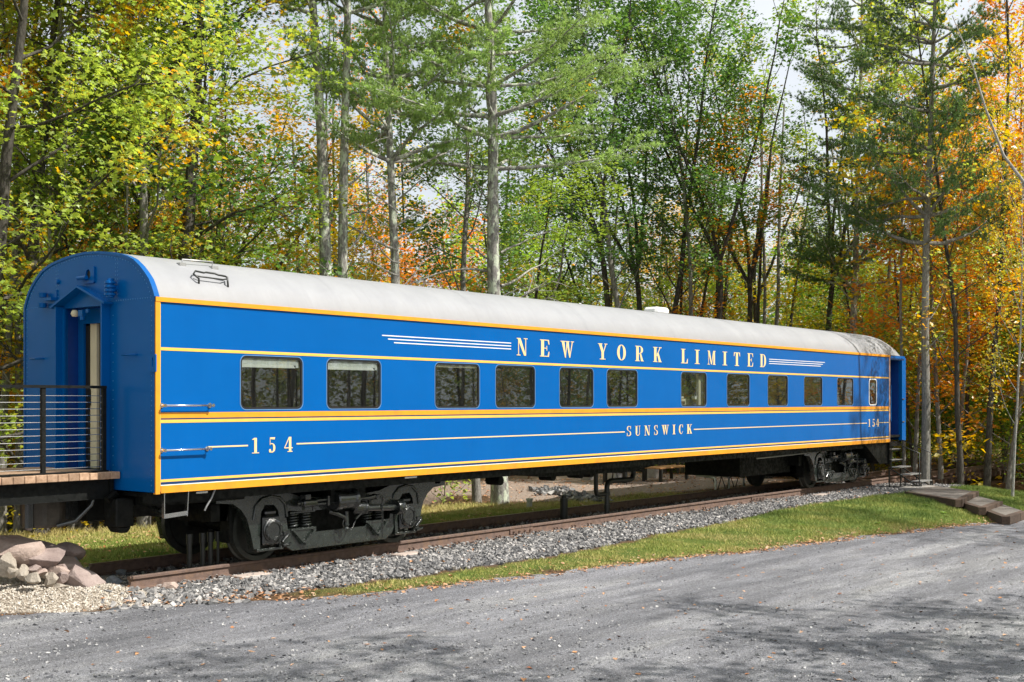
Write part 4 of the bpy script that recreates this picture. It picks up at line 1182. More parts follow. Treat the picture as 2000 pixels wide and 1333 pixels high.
    mb.cyl((xc - .62, yb, .825), (xc - .28, yb, .825), .026, 10).cyl((xc - .62, yb, .77), (xc - .28, yb, .77), .024, 10)
    mb.box((xc - .84, yb - .03, .84), (xc - .74, yb + .08, .92)).box((xc - .42, yb - .04, .74), (xc - .38, yb + .05, .88)).cyl((xc - .66, yb, .68), (xc - .66, yb, .78), .022, 8)
    sub(mb, 'slack_adjuster', M['black'])
    mb = MB().tube([(xc + .14, yb, .80), (xc + .42, yb, .795), (xc + .56, yb, .81), (xc + .68, yb, .80)], [.032, .034, .045, .03], 10)
    mb.cyl((xc + .60, yb - .05, .80), (xc + .60, yb + .06, .80), .04, 10)
    sub(mb, 'push_rod', M['black'])
    mb = MB().lathe((xc + .12, yb + .02, .655), (1, 0, 0), [(0, 0), (.0, .06), (.03, .095), (.15, .10), (.17, .11), (.19, .11), (.20, .07), (.24, .10), (.26, .10), (.27, .05)], 20)
    mb.cyl((xc + .38, yb + .02, .645), (xc + 1.06, yb + .02, .61), .052, 14)
    mb.lathe((xc + 1.04, yb + .02, .61), (1, 0, 0), [(0, .05), (.0, .11), (.03, .12), (.06, .12), (.07, .09), (.10, .12), (.13, .12), (.14, .0)], 20)
    sub(mb, 'shock_absorber', M['black'])
    sub(plate_y(MB(), [off([(.55, .76), (.98, .77), (1.14, .70), (1.20, .62), (1.18, .50), (1.06, .50), (1.02, .66), (.55, .68)])], .415, .022), 'bracket_plate', M['truck'], .005)
    mb = MB().cyl((xc + .02, yb + .04, .62), (xc + .02, yb + .04, .42), .038, 12).lathe((xc + .02, yb + .04, .34), (0, 0, 1), [(0, .02), (.02, .04), (.05, .032), (.08, .045)], 12)
    sub(mb, 'vertical_strut', M['truck'])
    mb = MB().tube([(xc - .32, yb + .05, .64), (xc - .20, yb, .60), (xc - .06, yb, .54), (xc - .02, yb, .47)], [.03, .035, .03, .022], 8)
    mb.tube([(xc - .07, yb, .50), (xc - .09, yb, .44), (xc - .06, yb, .36), (xc + .02, yb - .01, .33), (xc + .10, yb, .36), (xc + .17, yb, .47)], .011, 6)
    mb.bar((xc + .15, yb - .01, .50), (xc + .42, yb - .01, .69), .022, .06, (0, 1, 0))
    sub(mb, 'brake_lever', M['black'])
    mb = MB()
    for k in range(9):
        zc = .75 - k * .058; a = (k % 2) * math.pi / 2
        pts = [(xc + .70 + .014 * math.cos(t) * math.cos(a), yb - .04 + .014 * math.cos(t) * math.sin(a), zc + .036 * math.sin(t)) for t in np.linspace(0, 2 * np.pi, 9)]
        mb.tube(pts, .0065, 5, False)
    mb.cyl((xc + .70, yb - .04, .27), (xc + .70, yb - .04, .17), .008, 6)
    mb.tube([(xc + .56, yb - .03, .80), (xc + .62, yb - .06, .84), (xc + .70, yb - .05, .80), (xc + .71, yb - .04, .74)], .012, 6)
    sub(mb, 'safety_chain', M['black'])
    return t
truck(3.536, 'near four wheel truck in glossy black enamel')
truck(21.77, 'far four wheel truck in glossy black enamel')

# ------------------------------------------------------------------ drain pipes, props and cover under the carriage
mb = MB().tube([(11.30, 1.2, .92), (11.30, 1.2, .44), (11.33, 1.2, .37), (11.40, 1.2, .35), (11.66, 1.2, .35)], .045, 12).cyl((11.30, 1.2, .80), (11.30, 1.2, .84), .055, 12)
dp = thing('drain_pipe', (11.66, 1.2, -.2), 'black branched drain pipe rising from the track bed to the carriage', 'drain pipe')
def hang(mb, name, mat, root, bevel=0):
    o = mb.build(name, mat, root, bevel); o.location = -Vector(root.location); return o
hang(mb, 'branch_pipe', M['pipe'], dp)
hang(MB().tube([(11.70, 1.2, -.2), (11.70, 1.2, .50), (11.74, 1.2, .58), (11.84, 1.2, .61), (12.56, 1.2, .60), (12.66, 1.2, .63), (12.70, 1.2, .72), (12.70, 1.2, .95)], .055, 12), 'main_pipe', M['pipe'], dp)
hang(MB().cyl((11.70, 1.2, .05), (11.70, 1.2, .13), .07, 12).cyl((11.70, 1.2, .32), (11.70, 1.2, .40), .068, 12), 'coupling', M['pipe'], dp)
p_ = G(1095.5, 994, -.05)
MB().cyl((10.95, 1.75, -.2), (10.95, 1.75, .28), .08, 14).cyl((10.95, 1.75, .28), (10.95, 1.75, .34), .055, 14).build('standpipe', M['pipe'], None, label='short black capped standpipe between the rails', cat='pipe')
g_ = G(1034, 990, -.3)
MB().cyl((g_[0], g_[1], -.45), (g_[0], g_[1], -.12), .07, 12).cyl((g_[0], g_[1], -.15), (g_[0], g_[1], -.10), .085, 12).build('standpipe', M['hvac'], None, label='low grey pipe cap in the lawn behind the carriage', cat='pipe')
props = ((1.22, 'first'), (1.44, 'second'), (1.57, 'third'), (1.70, 'fourth'))
for xx, w_ in props:
    h_ = .42
    MB().cyl((xx, 1.0, -.2), (xx, 1.0, h_), .035 if w_ != 'fourth' else .022, 12).cyl((xx, 1.0, .30), (xx, 1.0, h_ + .02), .045, 12).build('support_post', M['pipe'], None,
        label='dark utility pipe left of the front truck, %s of four from the left' % w_, cat='post', group='utility pipes by the front truck')

#@@DECK
# ------------------------------------------------------------------ timber platform at the near end
deck = thing('platform', (-2.5, 1.6, 0), 'timber boarded platform on a black steel beam with cable railing', 'platform')
x_ = -.045; i = 0
rd = np.random.default_rng(9)
while x_ > -5.5:
    wdt = .138
    mb = MB().box((x_ - wdt, .72, 1.275), (x_, 2.55, 1.365 + rd.normal(0, .003)))
    hang(mb, 'plank', M['deck_wood'], deck, .006)
    x_ -= wdt + .006; i += 1
hang(MB().box((-5.6, .86, 1.02), (-.06, .90, 1.272)).box((-5.6, .84, 1.262), (-.06, .96, 1.272)).box((-5.6, .84, 1.02), (-.06, .96, 1.03)), 'steel_beam', M['black_dull'], deck)
hang(MB().box((-5.6, 2.40, 1.02), (-.06, 2.44, 1.272)), 'steel_beam', M['black_dull'], deck)
hang(MB().box((-.12, .84, 1.0), (-.06, 2.4, 1.27)).box((-2.6, .9, 1.05), (-2.5, 2.4, 1.27)), 'cross_beam', M['black_dull'], deck)
hang(MB().box((-5.6, .80, 1.366), (-.16, .90, 1.385)), 'base_rail', M['black_dull'], deck)
for xx in (-.20, -1.03, -2.4, -4.0):
    hang(MB().box((xx - .025, .825, 1.368), (xx + .025, .875, 2.42)), 'railing_post', M['black_dull'], deck)
hang(MB().box((-5.6, .815, 2.42), (-.175, .885, 2.455)), 'top_rail', M['black_dull'], deck)
for k in range(12):
    zz = 1.43 + k * .0815
    hang(MB().cyl((-5.6, .85, zz), (-.20, .85, zz), .0042, 6).cyl((-.24, .85, zz), (-.205, .85, zz), .008, 8), 'cable', M['chrome'], deck)
hang(MB().box((-5.62, .95, -.4), (-5.5, 1.07, 1.02)).box((-5.62, 2.3, -.4), (-5.5, 2.42, 1.02)), 'support_leg', M['black_dull'], deck)

# ------------------------------------------------------------------ boulders
def rock_mesh(seed, sx, sy, sz, mat, cuts=13):
    rg = np.random.default_rng(seed)
    bm = bmesh.new(); bmesh.ops.create_icosphere(bm, subdivisions=4, radius=1)
    nr = rg.normal(0, 1, (cuts, 3)); nr /= np.linalg.norm(nr, axis=1)[:, None]; dd = rg.uniform(.50, .80, cuts)
    for v in bm.verts:
        p = np.array(v.co)
        for a, d_ in zip(nr, dd):
            t = p @ a
            if t > d_: p = p - a * (t - d_) * .99
        q = Vector(p * 1.5 + rg_seed(seed))
        f = 1.34 + .06 * mnoise.noise(q) + .03 * mnoise.noise(q * 3.1) + .02 * mnoise.noise(q * 9)
        v.co = Vector(p * f)
        v.co.x *= sx; v.co.y *= sy; v.co.z *= sz
    me = bpy.data.meshes.new('boulder'); bm.to_mesh(me); bm.free()
    me.polygons.foreach_set('use_smooth', [False] * len(me.polygons))
    me.materials.append(mat); return me
def rg_seed(s): return np.array([s * 3.7 % 17, s * 5.1 % 13, s * 2.3 % 11])
def rock(px0, py0, px1, py1, zc, mat, label, dep=.7, tilt=0, seed=None, name='boulder', group=None):
    """a stone seen between these photo corners, its centre at height zc"""
    cxp, cyp = (px0 + px1) / 2, (py0 + py1) / 2
    c = G(cxp, cyp, zc)
    if zc > .5:
        r_ = ray(cxp, cyp); c = _C + (zc - CY) / r_[1] * r_
    d = (c - _C) @ _FW
    w = (px1 - px0) * d / FPX / 2; h = (py1 - py0) * d / FPX / 2
    sd_ = seed if seed is not None else int(px0 * 7 + py0)
    me = rock_mesh(sd_, w * 1.12, w * dep * 1.05, h * 1.1, mat)
    o = bpy.data.objects.new(name, me); o.location = c
    o.rotation_euler = (0, tilt, -YAW)
    put(o, None, label, 'boulder' if name == 'boulder' else 'stone', group)
    return o
rock(-30, 1044, 62, 1100, 1.55, M['rock_pink'], 'large pinkish boulder at the picture edge, top left of the heap', .8)
rock(20, 1062, 114, 1122, 1.38, M['rock_mauve'], 'largest mauve grey boulder, cracked, in the middle of the heap', .75)
rock(102, 1066, 154, 1100, 1.60, M['rock_mauve'], 'rounded flat mauve boulder on the right shoulder of the heap', .8)
rock(-6, 1086, 30, 1120, 1.25, M['rock_tan'], 'round tan stone under the edge boulder', .9)
rock(122, 1106, 192, 1164, .92, M['rock_mauve'], 'long tilted mauve boulder, lowest and rightmost of the heap', .6, .55)
rock(86, 1102, 128, 1134, 1.12, M['rock_pink'], 'smooth pink stone left of the long tilted boulder', .8)
rock(108, 1092, 168, 1122, 1.30, M['rock_pink'], 'pale pink slab leaning behind the long tilted boulder', .9, .25)
for k, (a, b, c_, d_, m_, lb) in enumerate([
        (14, 1108, 36, 1129, 'rock_tan', 'small tan stone below the round tan stone'),
        (35, 1108, 55, 1132, 'rock_tan', 'squarish grey tan stone below the largest boulder'),
        (50, 1106, 80, 1122, 'rock_mauve', 'flat dark stone tucked under the largest boulder'),
        (60, 1112, 88, 1127, 'rock_pink', 'flat pinkish stone below the dark flat one'),
        (54, 1120, 78, 1137, 'rock_tan', 'small pale stone at the foot of the heap'),
        (78, 1116, 98, 1133, 'rock_tan', 'small brown stone left of the smooth pink stone'),
        (90, 1122, 110, 1144, 'rock_tan', 'upright grey block at the foot of the heap'),
        (98, 1140, 130, 1156, 'rock_tan', 'flat oval tan stone lying lowest on the pea gravel'),
        (116, 1102, 132, 1118, 'rock_mauve', 'little mauve stone on top of the tilted boulder'),
        (18, 1056, 44, 1088, 'rock_tan', 'wedge shaped tan stone between the two top boulders'),
        (112, 1086, 138, 1104, 'rock_tan', 'small pale stone under the rounded flat boulder'),
        (108, 1120, 130, 1140, 'rock_mauve', 'dark stone wedged behind the long tilted boulder'),
        (134, 1088, 152, 1104, 'rock_blue', 'small grey stone under the right shoulder boulder'),
        (212, 1128, 236, 1146, 'rock_blue', 'blue grey stone right of the heap'),
        (222, 1112, 246, 1126, 'rock_blue', 'blue grey stone beside the buried rail end'),
        (320, 1136, 346, 1156, 'rock_pink', 'pale pink stone in the dry grass below the rail'),
        (285, 1130, 308, 1142, 'rock_blue', 'flat light grey stone just below the rail end'),
        (236, 1172, 262, 1188, 'rock_pink', 'pinkish stone at the edge of the drive'),
        (160, 1126, 182, 1142, 'rock_blue', 'grey stone between the long boulder and the rubble')]):
    zc = (1.15 if b > 1098 else 1.45) if a < 160 else (-.16 if b < 1150 else -.22)
    if b > 1118 and a < 160: zc = .95
    rock(a, b, c_, d_, zc, M[m_], lb, .8, 0, 40 + k, 'stone', 'small stones in and around the boulder heap')

# ------------------------------------------------------------------ timber landing and steps at the far right
steps = thing('timber_steps', (21.5, -2.8, -.3), 'timber edged gravel steps going down the bank to the drive', 'steps')
def timber(a, b, z0, z1, w=.16):
    a = np.array([a[0], a[1], (z0 + z1) / 2]); b = np.array([b[0], b[1], (z0 + z1) / 2])
    hang(MB().bar(a, b, w, z1 - z0), 'timber', M['step_wood'], steps, .005)
STG = simple('step_gravel', (.17, .15, .13), .9, var=.4, vs=60, bstr=.6)
def flight(p0, p1, p2, z1, z0):
    p0, p1, p2 = (np.array(p[:2]) for p in (p0, p1, p2)); p3 = p0 + (p2 - p1)
    hang(MB().prism_z([p0, p1, p2, p3], z0, z1 - .01), 'gravel_tread', STG, steps)
    timber(p0, p1, z0, z1); timber(p1 + (p2 - p1) * .03, p1 + (p2 - p1) * .60, z0, z1 + .004); timber(p1 + (p2 - p1) * .62, p2, z0, z1 + .002)
flight(G(1772, 962, -.10), G(1872, 978, -.10), G(1906, 961, -.10), -.08, -.26)
flight(G(1862, 976, -.19), G(1918, 992, -.19), G(1952, 980, -.19), -.18, -.36)
flight(G(1915, 992, -.28), G(1964, 1010, -.28), G(2000, 999, -.28), -.27, -.45)
g_ = G(1795, 956, -.10)
hang(MB().box((23.3, -1.15, -.14), (24.4, -.55, -.085)), 'paving_slab', M['concrete'], steps)

# ------------------------------------------------------------------ portable metal stairs
st = thing('metal_stairs', (24.4, -.35, -.15), 'black metal steps with handrails at the far carriage door', 'stairs')
for k, (y_, z_) in enumerate(((-.02, .40), (-.32, .21), (-.62, .03))):
    hang(MB().box((24.02, y_ - .28, z_), (24.85, y_, z_ + .025)), 'tread', M['steel'], st)
for xx in (24.0, 24.87):
    mb = MB().bar((xx, .02, .41), (xx, -.92, -.16), .03, .05, (1, 0, 0)).bar((xx, 0, .40), (xx, 0, -.2), .03, .03, (1, 0, 0)).bar((xx, -.9, .02), (xx, -.9, -.2), .03, .03, (1, 0, 0)).bar((xx, -.45, .2), (xx, -.45, -.2), .025, .025, (1, 0, 0)).bar((xx, 0, -.12), (xx, -.9, -.12), .02, .02, (1, 0, 0))
    hang(mb, 'stringer', M['pipe'], st)
    hang(MB().tube([(xx, -.05, .4), (xx, -.05, 1.15), (xx, -.85, .82), (xx, -.85, -.15)], .018, 8), 'handrail', M['pipe'], st)

# ------------------------------------------------------------------ patio behind the carriage
bench = thing('picnic_bench', (23.3, 6.9, -.18), 'low orange wood bench on black legs on the patio behind the carriage', 'bench')
bz = .24
for k in range(4): hang(MB().box((22.35, 6.45 + k * .17, bz - .04), (24.15, 6.60 + k * .17, bz)), 'slat', M['bench_wood'], bench, .004)
for xx in (22.45, 24.0):
    for yy in (6.5, 7.05): hang(MB().box((xx - .04, yy - .04, -.2), (xx + .04, yy + .04, bz - .041)), 'leg', M['pipe'], bench)
tbl = thing('picnic_table', (21.9, 7.3, -.18), 'tall dark legged table left of the low orange bench', 'table')
for k in range(5): hang(MB().box((21.2, 7.0 + k * .17, .76), (22.5, 7.15 + k * .17, .80)), 'slat', M['bench_wood'], tbl)
for xx in (21.3, 22.4):
    for yy in (7.05, 7.75): hang(MB().box((xx - .05, yy - .05, -.2), (xx + .05, yy + .05, .755)), 'leg', M['pipe'], tbl)
    hang(MB().box((xx - .03, 7.1, .1), (xx + .03, 7.7, .16)), 'rail', M['pipe'], tbl)
ch = thing('metal_chair', (20.6, 6.9, -.2), 'black metal frame chair left of the white boxes', 'chair')
for xx in (20.3, 20.75):
    hang(MB().bar((xx, 6.6, -.2), (xx + .06, 6.72, .32), .03, .03).bar((xx, 7.15, -.2), (xx + .02, 7.0, .85), .03, .03), 'leg', M['pipe'], ch)
hang(MB().box((20.25, 6.6, .27), (20.85, 7.1, .30)), 'seat', M['pipe'], ch)
hang(MB().box((20.27, 7.02, .4), (20.83, 7.05, .85)), 'backrest', M['pipe'], ch)
g_ = G(1210, 940, -.18)
wb = thing('storage_box', (g_[0], g_[1], -.18), 'white plastic boxes stacked beside the picnic table', 'box')
hang(MB().box((g_[0] - .25, g_[1], -.2), (g_[0] + .25, g_[1] + .35, .16)), 'lower_box', M['white'], wb, .02)
hang(MB().box((g_[0] - .28, g_[1] - .02, .161), (g_[0] + .1, g_[1] + .3, .50)), 'upper_box', M['white'], wb, .02)
for (px0, px1, py0, py1, lb) in ((1137, 1160, 918, 938, 'grey concrete block left of the metal chair'), (1182, 1202, 922, 934, 'grey concrete block behind the metal chair'),
                            (1270, 1283, 915, 934, 'narrow grey block behind the low bench'), (1367, 1388, 912, 932, 'grey concrete block between the trunk and the heat pump')):
    a = G(px0, py1, -.2); b = G(px1, py1, -.2); d = (a - _C) @ _FW; h = (py1 - py0) * d / FPX
    MB().box((a[0], min(a[1], b[1]), -.3), (b[0] if b[0] > a[0] + .2 else a[0] + .5, min(a[1], b[1]) + .35, -.2 + h)).build('concrete_block', M['concrete'], None, .01, label=lb, cat='block')
hp = thing('heat_pump', (20.3, 3.5, -.1), 'putty coloured heat pump on white tube legs beyond the track', 'heat pump')
hang(MB().box((19.75, 3.15, .22), (20.25, 3.75, 1.25)), 'cabinet', M['hvac'], hp, .02)
hang(MB().box((20.252, 3.18, .26), (21.3, 3.72, 1.2)), 'coil_housing', M['green_dark'], hp)
for k in range(9): hang(MB().box((20.3, 3.165, .30 + k * .1), (21.26, 3.179, .33 + k * .1)), 'fin', M['pipe'], hp)
for xx in (19.7, 20.45, 21.3):
    hang(MB().tube([(xx, 3.1, -.2), (xx, 3.1, .12), (xx + .05, 3.15, .19), (xx + .3, 3.6, .2)], .03, 8), 'leg', M['white'], hp)
hang(MB().tube([(19.9 + .25 * k, 3.3, .2 if k % 2 == 0 else -.2) for k in range(7)], .015, 6), 'brace', M['pipe'], hp)
# stones edging the patio mound
rg = np.random.default_rng(21)
k = 140
t = rg.random(k); ex = 16.2 + t * 1.6 + rg.normal(0, .25, k); ey = 4.4 + t * 3.0 + rg.normal(0, .3, k)
put(scatter_stones(ground_pts(ex, ey, .04), rg.uniform(.08, .17, k), rg, M['ballast'], 'edging_stones', .6, True), label='loose grey stones edging the patio behind the carriage', cat='stones', kind='stuff')

#@@TREES
# ------------------------------------------------------------------ trees
def nrm(v): return v / (np.linalg.norm(v) + 1e-9)
class Tree:
    def __init__(s, seed): s.r = np.random.default_rng(seed); s.mb = MB(); s.an = []; s.dirs = []
    def path(s, p, d, L_, n_, up=.0, wander=.12):
        pts = [np.array(p, float)]; d = nrm(np.array(d, float))
        for i in range(n_):
            d = nrm(d + s.r.normal(0, wander, 3) + np.array([0, 0, up / n_]))
            pts.append(pts[-1] + d * L_ / n_)
        return pts
    def at(s, pts, t):
        f = t * (len(pts) - 1); i = min(int(f), len(pts) - 2); q = f - i
        return pts[i] * (1 - q) + pts[i+1] * q, nrm(pts[i+1] - pts[i])
def side_dir(r, d, ang, az=None):
    a = np.array([0, 0, 1.0]) if abs(d[2]) < .9 else np.array([1.0, 0, 0])
    u = nrm(np.cross(d, a)); w = np.cross(d, u)
    if az is None: az = r.uniform(0, 2 * np.pi)
    return nrm(d * math.cos(ang) + (u * math.cos(az) + w * math.sin(az)) * math.sin(ang))
def leaves_mesh(name, A, D, per, size, spread, rng, shape='kite', mat='leaf'):
    n0 = len(A); n_ = n0 * per
    P = np.repeat(A, per, 0) + rng.normal(0, 1, (n_, 3)) * np.array([spread, spread, spread * .55])
    sz = size * rng.uniform(.42, 1.3, n_)
    a = rng.uniform(0, 2 * np.pi, n_)
    tilt = rng.normal(0, .55, (n_, 2))
    nz = nrm_rows(np.stack([tilt[:, 0], tilt[:, 1] - .12, np.ones(n_)], -1))
    u = nrm_rows(np.stack([np.cos(a), np.sin(a), -.35 * np.ones(n_)], -1)); u = nrm_rows(u - nz * (u * nz).sum(1)[:, None]); w = np.cross(nz, u)
    if shape == 'kite':
        sh = np.array([(-.5, 0, 0), (.0, -.40, .05), (.55, 0, -.08), (.0, .40, .05)]); F0 = np.array([(0, 1, 2), (0, 2, 3)])
    else:   # lobed, maple or oak like
        sh = np.array([(-.45,0,0), (-.30,-.30,.02), (-.05,-.16,.02), (.08,-.50,-.03), (.22,-.14,0), (.62,0,-.1), (.22,.14,0), (.08,.50,-.03), (-.05,.16,.02), (-.30,.30,.02)])
        F0 = np.array([(0,1,2),(0,2,8),(0,8,9),(2,3,4),(2,4,6),(2,6,8),(4,5,6),(6,7,8)])
    V = P[:, None] + sz[:, None, None] * (sh[None, :, 0:1] * u[:, None] + sh[None, :, 1:2] * w[:, None] + sh[None, :, 2:3] * nz[:, None])
    k = len(sh)
    F = (F0[None] + (np.arange(n_) * k)[:, None, None]).reshape(-1, 3)
    tint = np.repeat(np.clip(rng.normal(.5, .25, n_), 0, 1), len(F0))
    return fast_mesh(name, V.reshape(-1, 3), F, M[mat], False, {'tint': tint})
def nrm_rows(v): return v / (np.linalg.norm(v, axis=1)[:, None] + 1e-9)
def decid(seed, H_, r0, hb, spread, nb=14, up=.5, lean=(0, 0), per=5, size=.115, sp=.17, shape='kite', barkm='bark_dark', fork=0, dens=1.0, kink=.05, ang0=.9):
    """a broad-leaved tree: (trunk mesh, crown mesh)"""
    T = Tree(seed); r = T.r; A = []
    trunks = []
    main = T.path((0, 0, -.6), (lean[0], lean[1], 1), H_ * (.95 if not fork else .45), 12, .25, kink)
    rad = list(np.linspace(r0 * 1.15, r0 * (.12 if not fork else .75), 13)); rad[0] = r0 * 1.5; rad[1] = r0 * 1.12
    T.mb.tube(main, rad, 9, False); trunks.append((main, rad[-1] if fork else r0, H_, 0))
    leaders = [(main, r0 * .9, hb / H_)] if not fork else []
    for k in range(fork):
        p, d = main[-1] - (main[-1] - main[-2]) * .5 * r.random(), nrm(main[-1] - main[-2])
        az = 2 * np.pi * (k + r.random() * .5) / fork
        d2 = side_dir(r, d, r.uniform(.18, .42), az)
        m2 = T.path(p, d2, H_ * .58, 10, .45, .07)
        T.mb.tube(m2, list(np.linspace(r0 * .62, r0 * .07, 11)), 7, False); leaders.append((m2, r0 * .5, .08))
    nb_each = max(3, int(nb / max(1, len(leaders))))
    for pts, rr, t0 in leaders:
        az = r.uniform(0, 6.28)
        for k in range(nb_each):
            t = t0 + (1 - t0) * (k + r.random() * .7) / nb_each
            if t > .98: t = .98
            p, d = T.at(pts, t); az += 2.4 + r.normal(0, .3)
            Lb = spread * (.45 + .75 * math.sin(math.pi * min(1, .15 + .8 * (1 - t)))) * r.uniform(.7, 1.2) / (1 if not fork else 1.35)
            b = T.path(p, side_dir(r, d, r.uniform(ang0 - .25, ang0 + .2), az), Lb, 6, up, .13)
            rb_ = max(.012, rr * .38 * (1 - t * .6))
            T.mb.tube(b, list(np.linspace(rb_, rb_ * .22, 7)), 5, False)
            ns = max(3, int(Lb * 2.6))
            for j in range(ns):
                tt = .25 + .75 * (j + r.random()) / ns
                q, dq = T.at(b, min(tt, .99))
                Ls = Lb * .42 * (1.15 - tt * .6) * r.uniform(.7, 1.3)
                s2 = T.path(q, side_dir(r, dq, r.uniform(.5, 1.1)), Ls, 3, .15, .18)
                T.mb.tube(s2, [rb_ * .30, rb_ * .2, rb_ * .14, .003], 3, False)
                m_ = max(2, int(Ls * 5.5 * dens))
                for _ in range(m_):
                    qq, dd_ = T.at(s2, r.uniform(.2, 1)); A.append(qq + r.normal(0, .16, 3) * np.array([1, 1, .5]))
            for _ in range(int(3 * dens)): A.append(b[-1] + r.normal(0, .18, 3))
    A = np.array(A)
    tm = T.mb.mesh('trunk', M[barkm], fix=False)
    cm = leaves_mesh('crown', A, None, per, size, sp, r, shape)
    return tm, cm
def pine(seed, H_, r0, hb, spread, barkm='bark_lichen', dead=True, tufts=1.0, droop=0):
    T = Tree(seed); r = T.r; A = []; Dv = []; deads = []
    main = T.path((0, 0, -.6), (0, 0, 1), H_, 14, .3, .022)
    T.mb.tube(main, [r0 * 1.35, r0 * 1.08] + list(np.linspace(r0, r0 * .1, 13)), 10, False)
    h = hb; az = r.uniform(0, 6)
    while h < H_ * .97:
        t = h / H_
        for k in range(int(r.integers(3, 6))):
            az += 1.35 + r.normal(0, .3)
            Lb = spread * (1.05 - t) ** .7 * r.uniform(.65, 1.15) + .5
            p, d = T.at(main, min(.985, (h + .6) / (H_)))
            b = T.path(p, nrm(np.array([math.cos(az), math.sin(az), r.uniform(-.05, .25)])), Lb, 6, .35 - droop, .08)
            rb_ = .016 + .012 * Lb
            T.mb.tube(b, list(np.linspace(rb_, .005, 7)), 5, False)
            ns = int(Lb * 6 * tufts)
            for j in range(ns):
                tt = .30 + .70 * (j + r.random()) / ns
                q, dq = T.at(b, min(.99, tt)); hd = side_dir(r, dq, r.uniform(.5, 1.0)); hd = nrm(hd * np.array([1, 1, .35]) + np.array([0, 0, .12]))
                Ls = Lb * .30 * (1.2 - tt * .7) * r.uniform(.6, 1.3)
                T.mb.tube([q, q + hd * Ls * .5, q + hd * Ls + np.array([0, 0, .04])], [.007, .005, .003], 3, False)
                for m_ in range(max(3, int(Ls * 15))):
                    A.append(q + hd * Ls * r.uniform(.15, 1.05) + r.normal(0, .07, 3) * np.array([1, 1, .5])); Dv.append(nrm(hd + r.normal(0, .45, 3) + np.array([0, 0, .25])))
        h += r.uniform(.45, .8)
    A = np.array(A); Dv = np.array(Dv); rng_ = r
    per = 16; n_ = len(A) * per
    P = np.repeat(A, per, 0); D0 = nrm_rows(np.repeat(Dv, per, 0) + rng_.normal(0, .55, (n_, 3)))
    side = nrm_rows(np.cross(D0, rng_.normal(0, 1, (n_, 3)))) * .0105
    Ln = rng_.uniform(.08, .14, n_)[:, None]
    V = np.stack([P - side, P + side, P + D0 * Ln], 1)
    cm = fast_mesh('crown', V.reshape(-1, 3), np.arange(3 * n_).reshape(n_, 3), M['needle'], False, {'tint': np.clip(rng_.normal(.5, .25, n_), 0, 1)})
    tm = T.mb.mesh('trunk', M[barkm], fix=False)
    return tm, cm
def dead_limb(seed, L_, up, sub=3):
    T = Tree(seed); b = T.path((0, 0, 0), (1, 0, .25), L_, 9, up, .12)
    T.mb.tube(b, list(np.linspace(.022 + .006 * L_, .005, 10)), 6, False)
    for k in range(sub):
        q, d = T.at(b, T.r.uniform(.35, .9)); s2 = T.path(q, side_dir(T.r, d, .7), L_ * .3, 4, -.1, .15)
        T.mb.tube(s2, [.012, .009, .007, .005, .003], 4, False)
    return T.mb.mesh('dead_limb', M['deadwood'], fix=False)

PROTO = {}
PROTO['near_a'] = decid(101, 16, .15, 1.5, 3.7, 32, .35, per=8, size=.125, sp=.15, shape='lobed', dens=1.15, ang0=1.15)
PROTO['near_b'] = decid(102, 17, .19, 2.6, 3.4, 30, .35, per=8, size=.125, sp=.15, shape='lobed', dens=1.1, ang0=1.1)
PROTO['oak'] = decid(103, 18, .19, 2.2, 2.5, 32, .3, per=8, size=.125, sp=.15, shape='lobed', ang0=1.0)
PROTO['pine_d'] = pine(164, 21, .17, 11.0, 3.4, 'bark_lichen')
PROTO['maple_a'] = decid(111, 19, .125, 6.0, 3.6, 24, .6, per=10, size=.135, sp=.21, fork=3)
PROTO['maple_b'] = decid(112, 18, .12, 5.5, 3.6, 24, .6, per=10, size=.135, sp=.21, fork=4)
PROTO['maple_c'] = decid(113, 20, .125, 6.5, 3.4, 24, .5, per=10, size=.135, sp=.21)
PROTO['slim_a'] = decid(121, 18, .08, 4.0, 3.0, 24, .5, per=5, size=.145, sp=.21, dens=.95, barkm='bark_dark')
PROTO['slim_b'] = decid(122, 16, .075, 3.0, 3.0, 24, .4, per=5, size=.145, sp=.21, dens=.95, barkm='bark_grey')
PROTO['slim_c'] = decid(123, 21, .09, 6.5, 3.0, 24, .5, per=5, size=.145, sp=.21, dens=.95, barkm='bark_dark')
PROTO['low_a'] = decid(131, 9.5, .055, 1.2, 3.0, 22, .25, per=7, size=.14, sp=.21, dens=.95, barkm='bark_grey', ang0=1.2)
PROTO['low_b'] = decid(132, 7, .045, .8, 2.8, 20, .2, per=7, size=.14, sp=.21, dens=.95, barkm='bark_dark', ang0=1.25)
PROTO['sapling'] = decid(141, 3.2, .03, .5, 1.2, 12, .2, per=4, size=.14, sp=.16, dens=.8, barkm='bark_grey', ang0=1.1)
PROTO['sapling_b'] = decid(142, 2.2, .025, .3, 1.1, 11, .2, per=4, size=.15, sp=.16, dens=.8, barkm='bark_dark', ang0=1.2)
PROTO['pole'] = (Tree(151), None)
_t = Tree(151); _m = _t.path((0, 0, -.6), (0, 0, 1), 17, 12, .2, .03); _t.mb.tube(_m, list(np.linspace(.10, .03, 13)), 7, False)
PROTO['pine_a'] = pine(161, 19, .20, 8.4, 5.2, 'bark_lichen')
PROTO['pine_b'] = pine(162, 20, .19, 6.6, 4.6, 'bark_lichen', droop=.1)
PROTO['pine_c'] = pine(163, 18, .17, 2.8, 3.4, 'bark_grey', droop=.15)

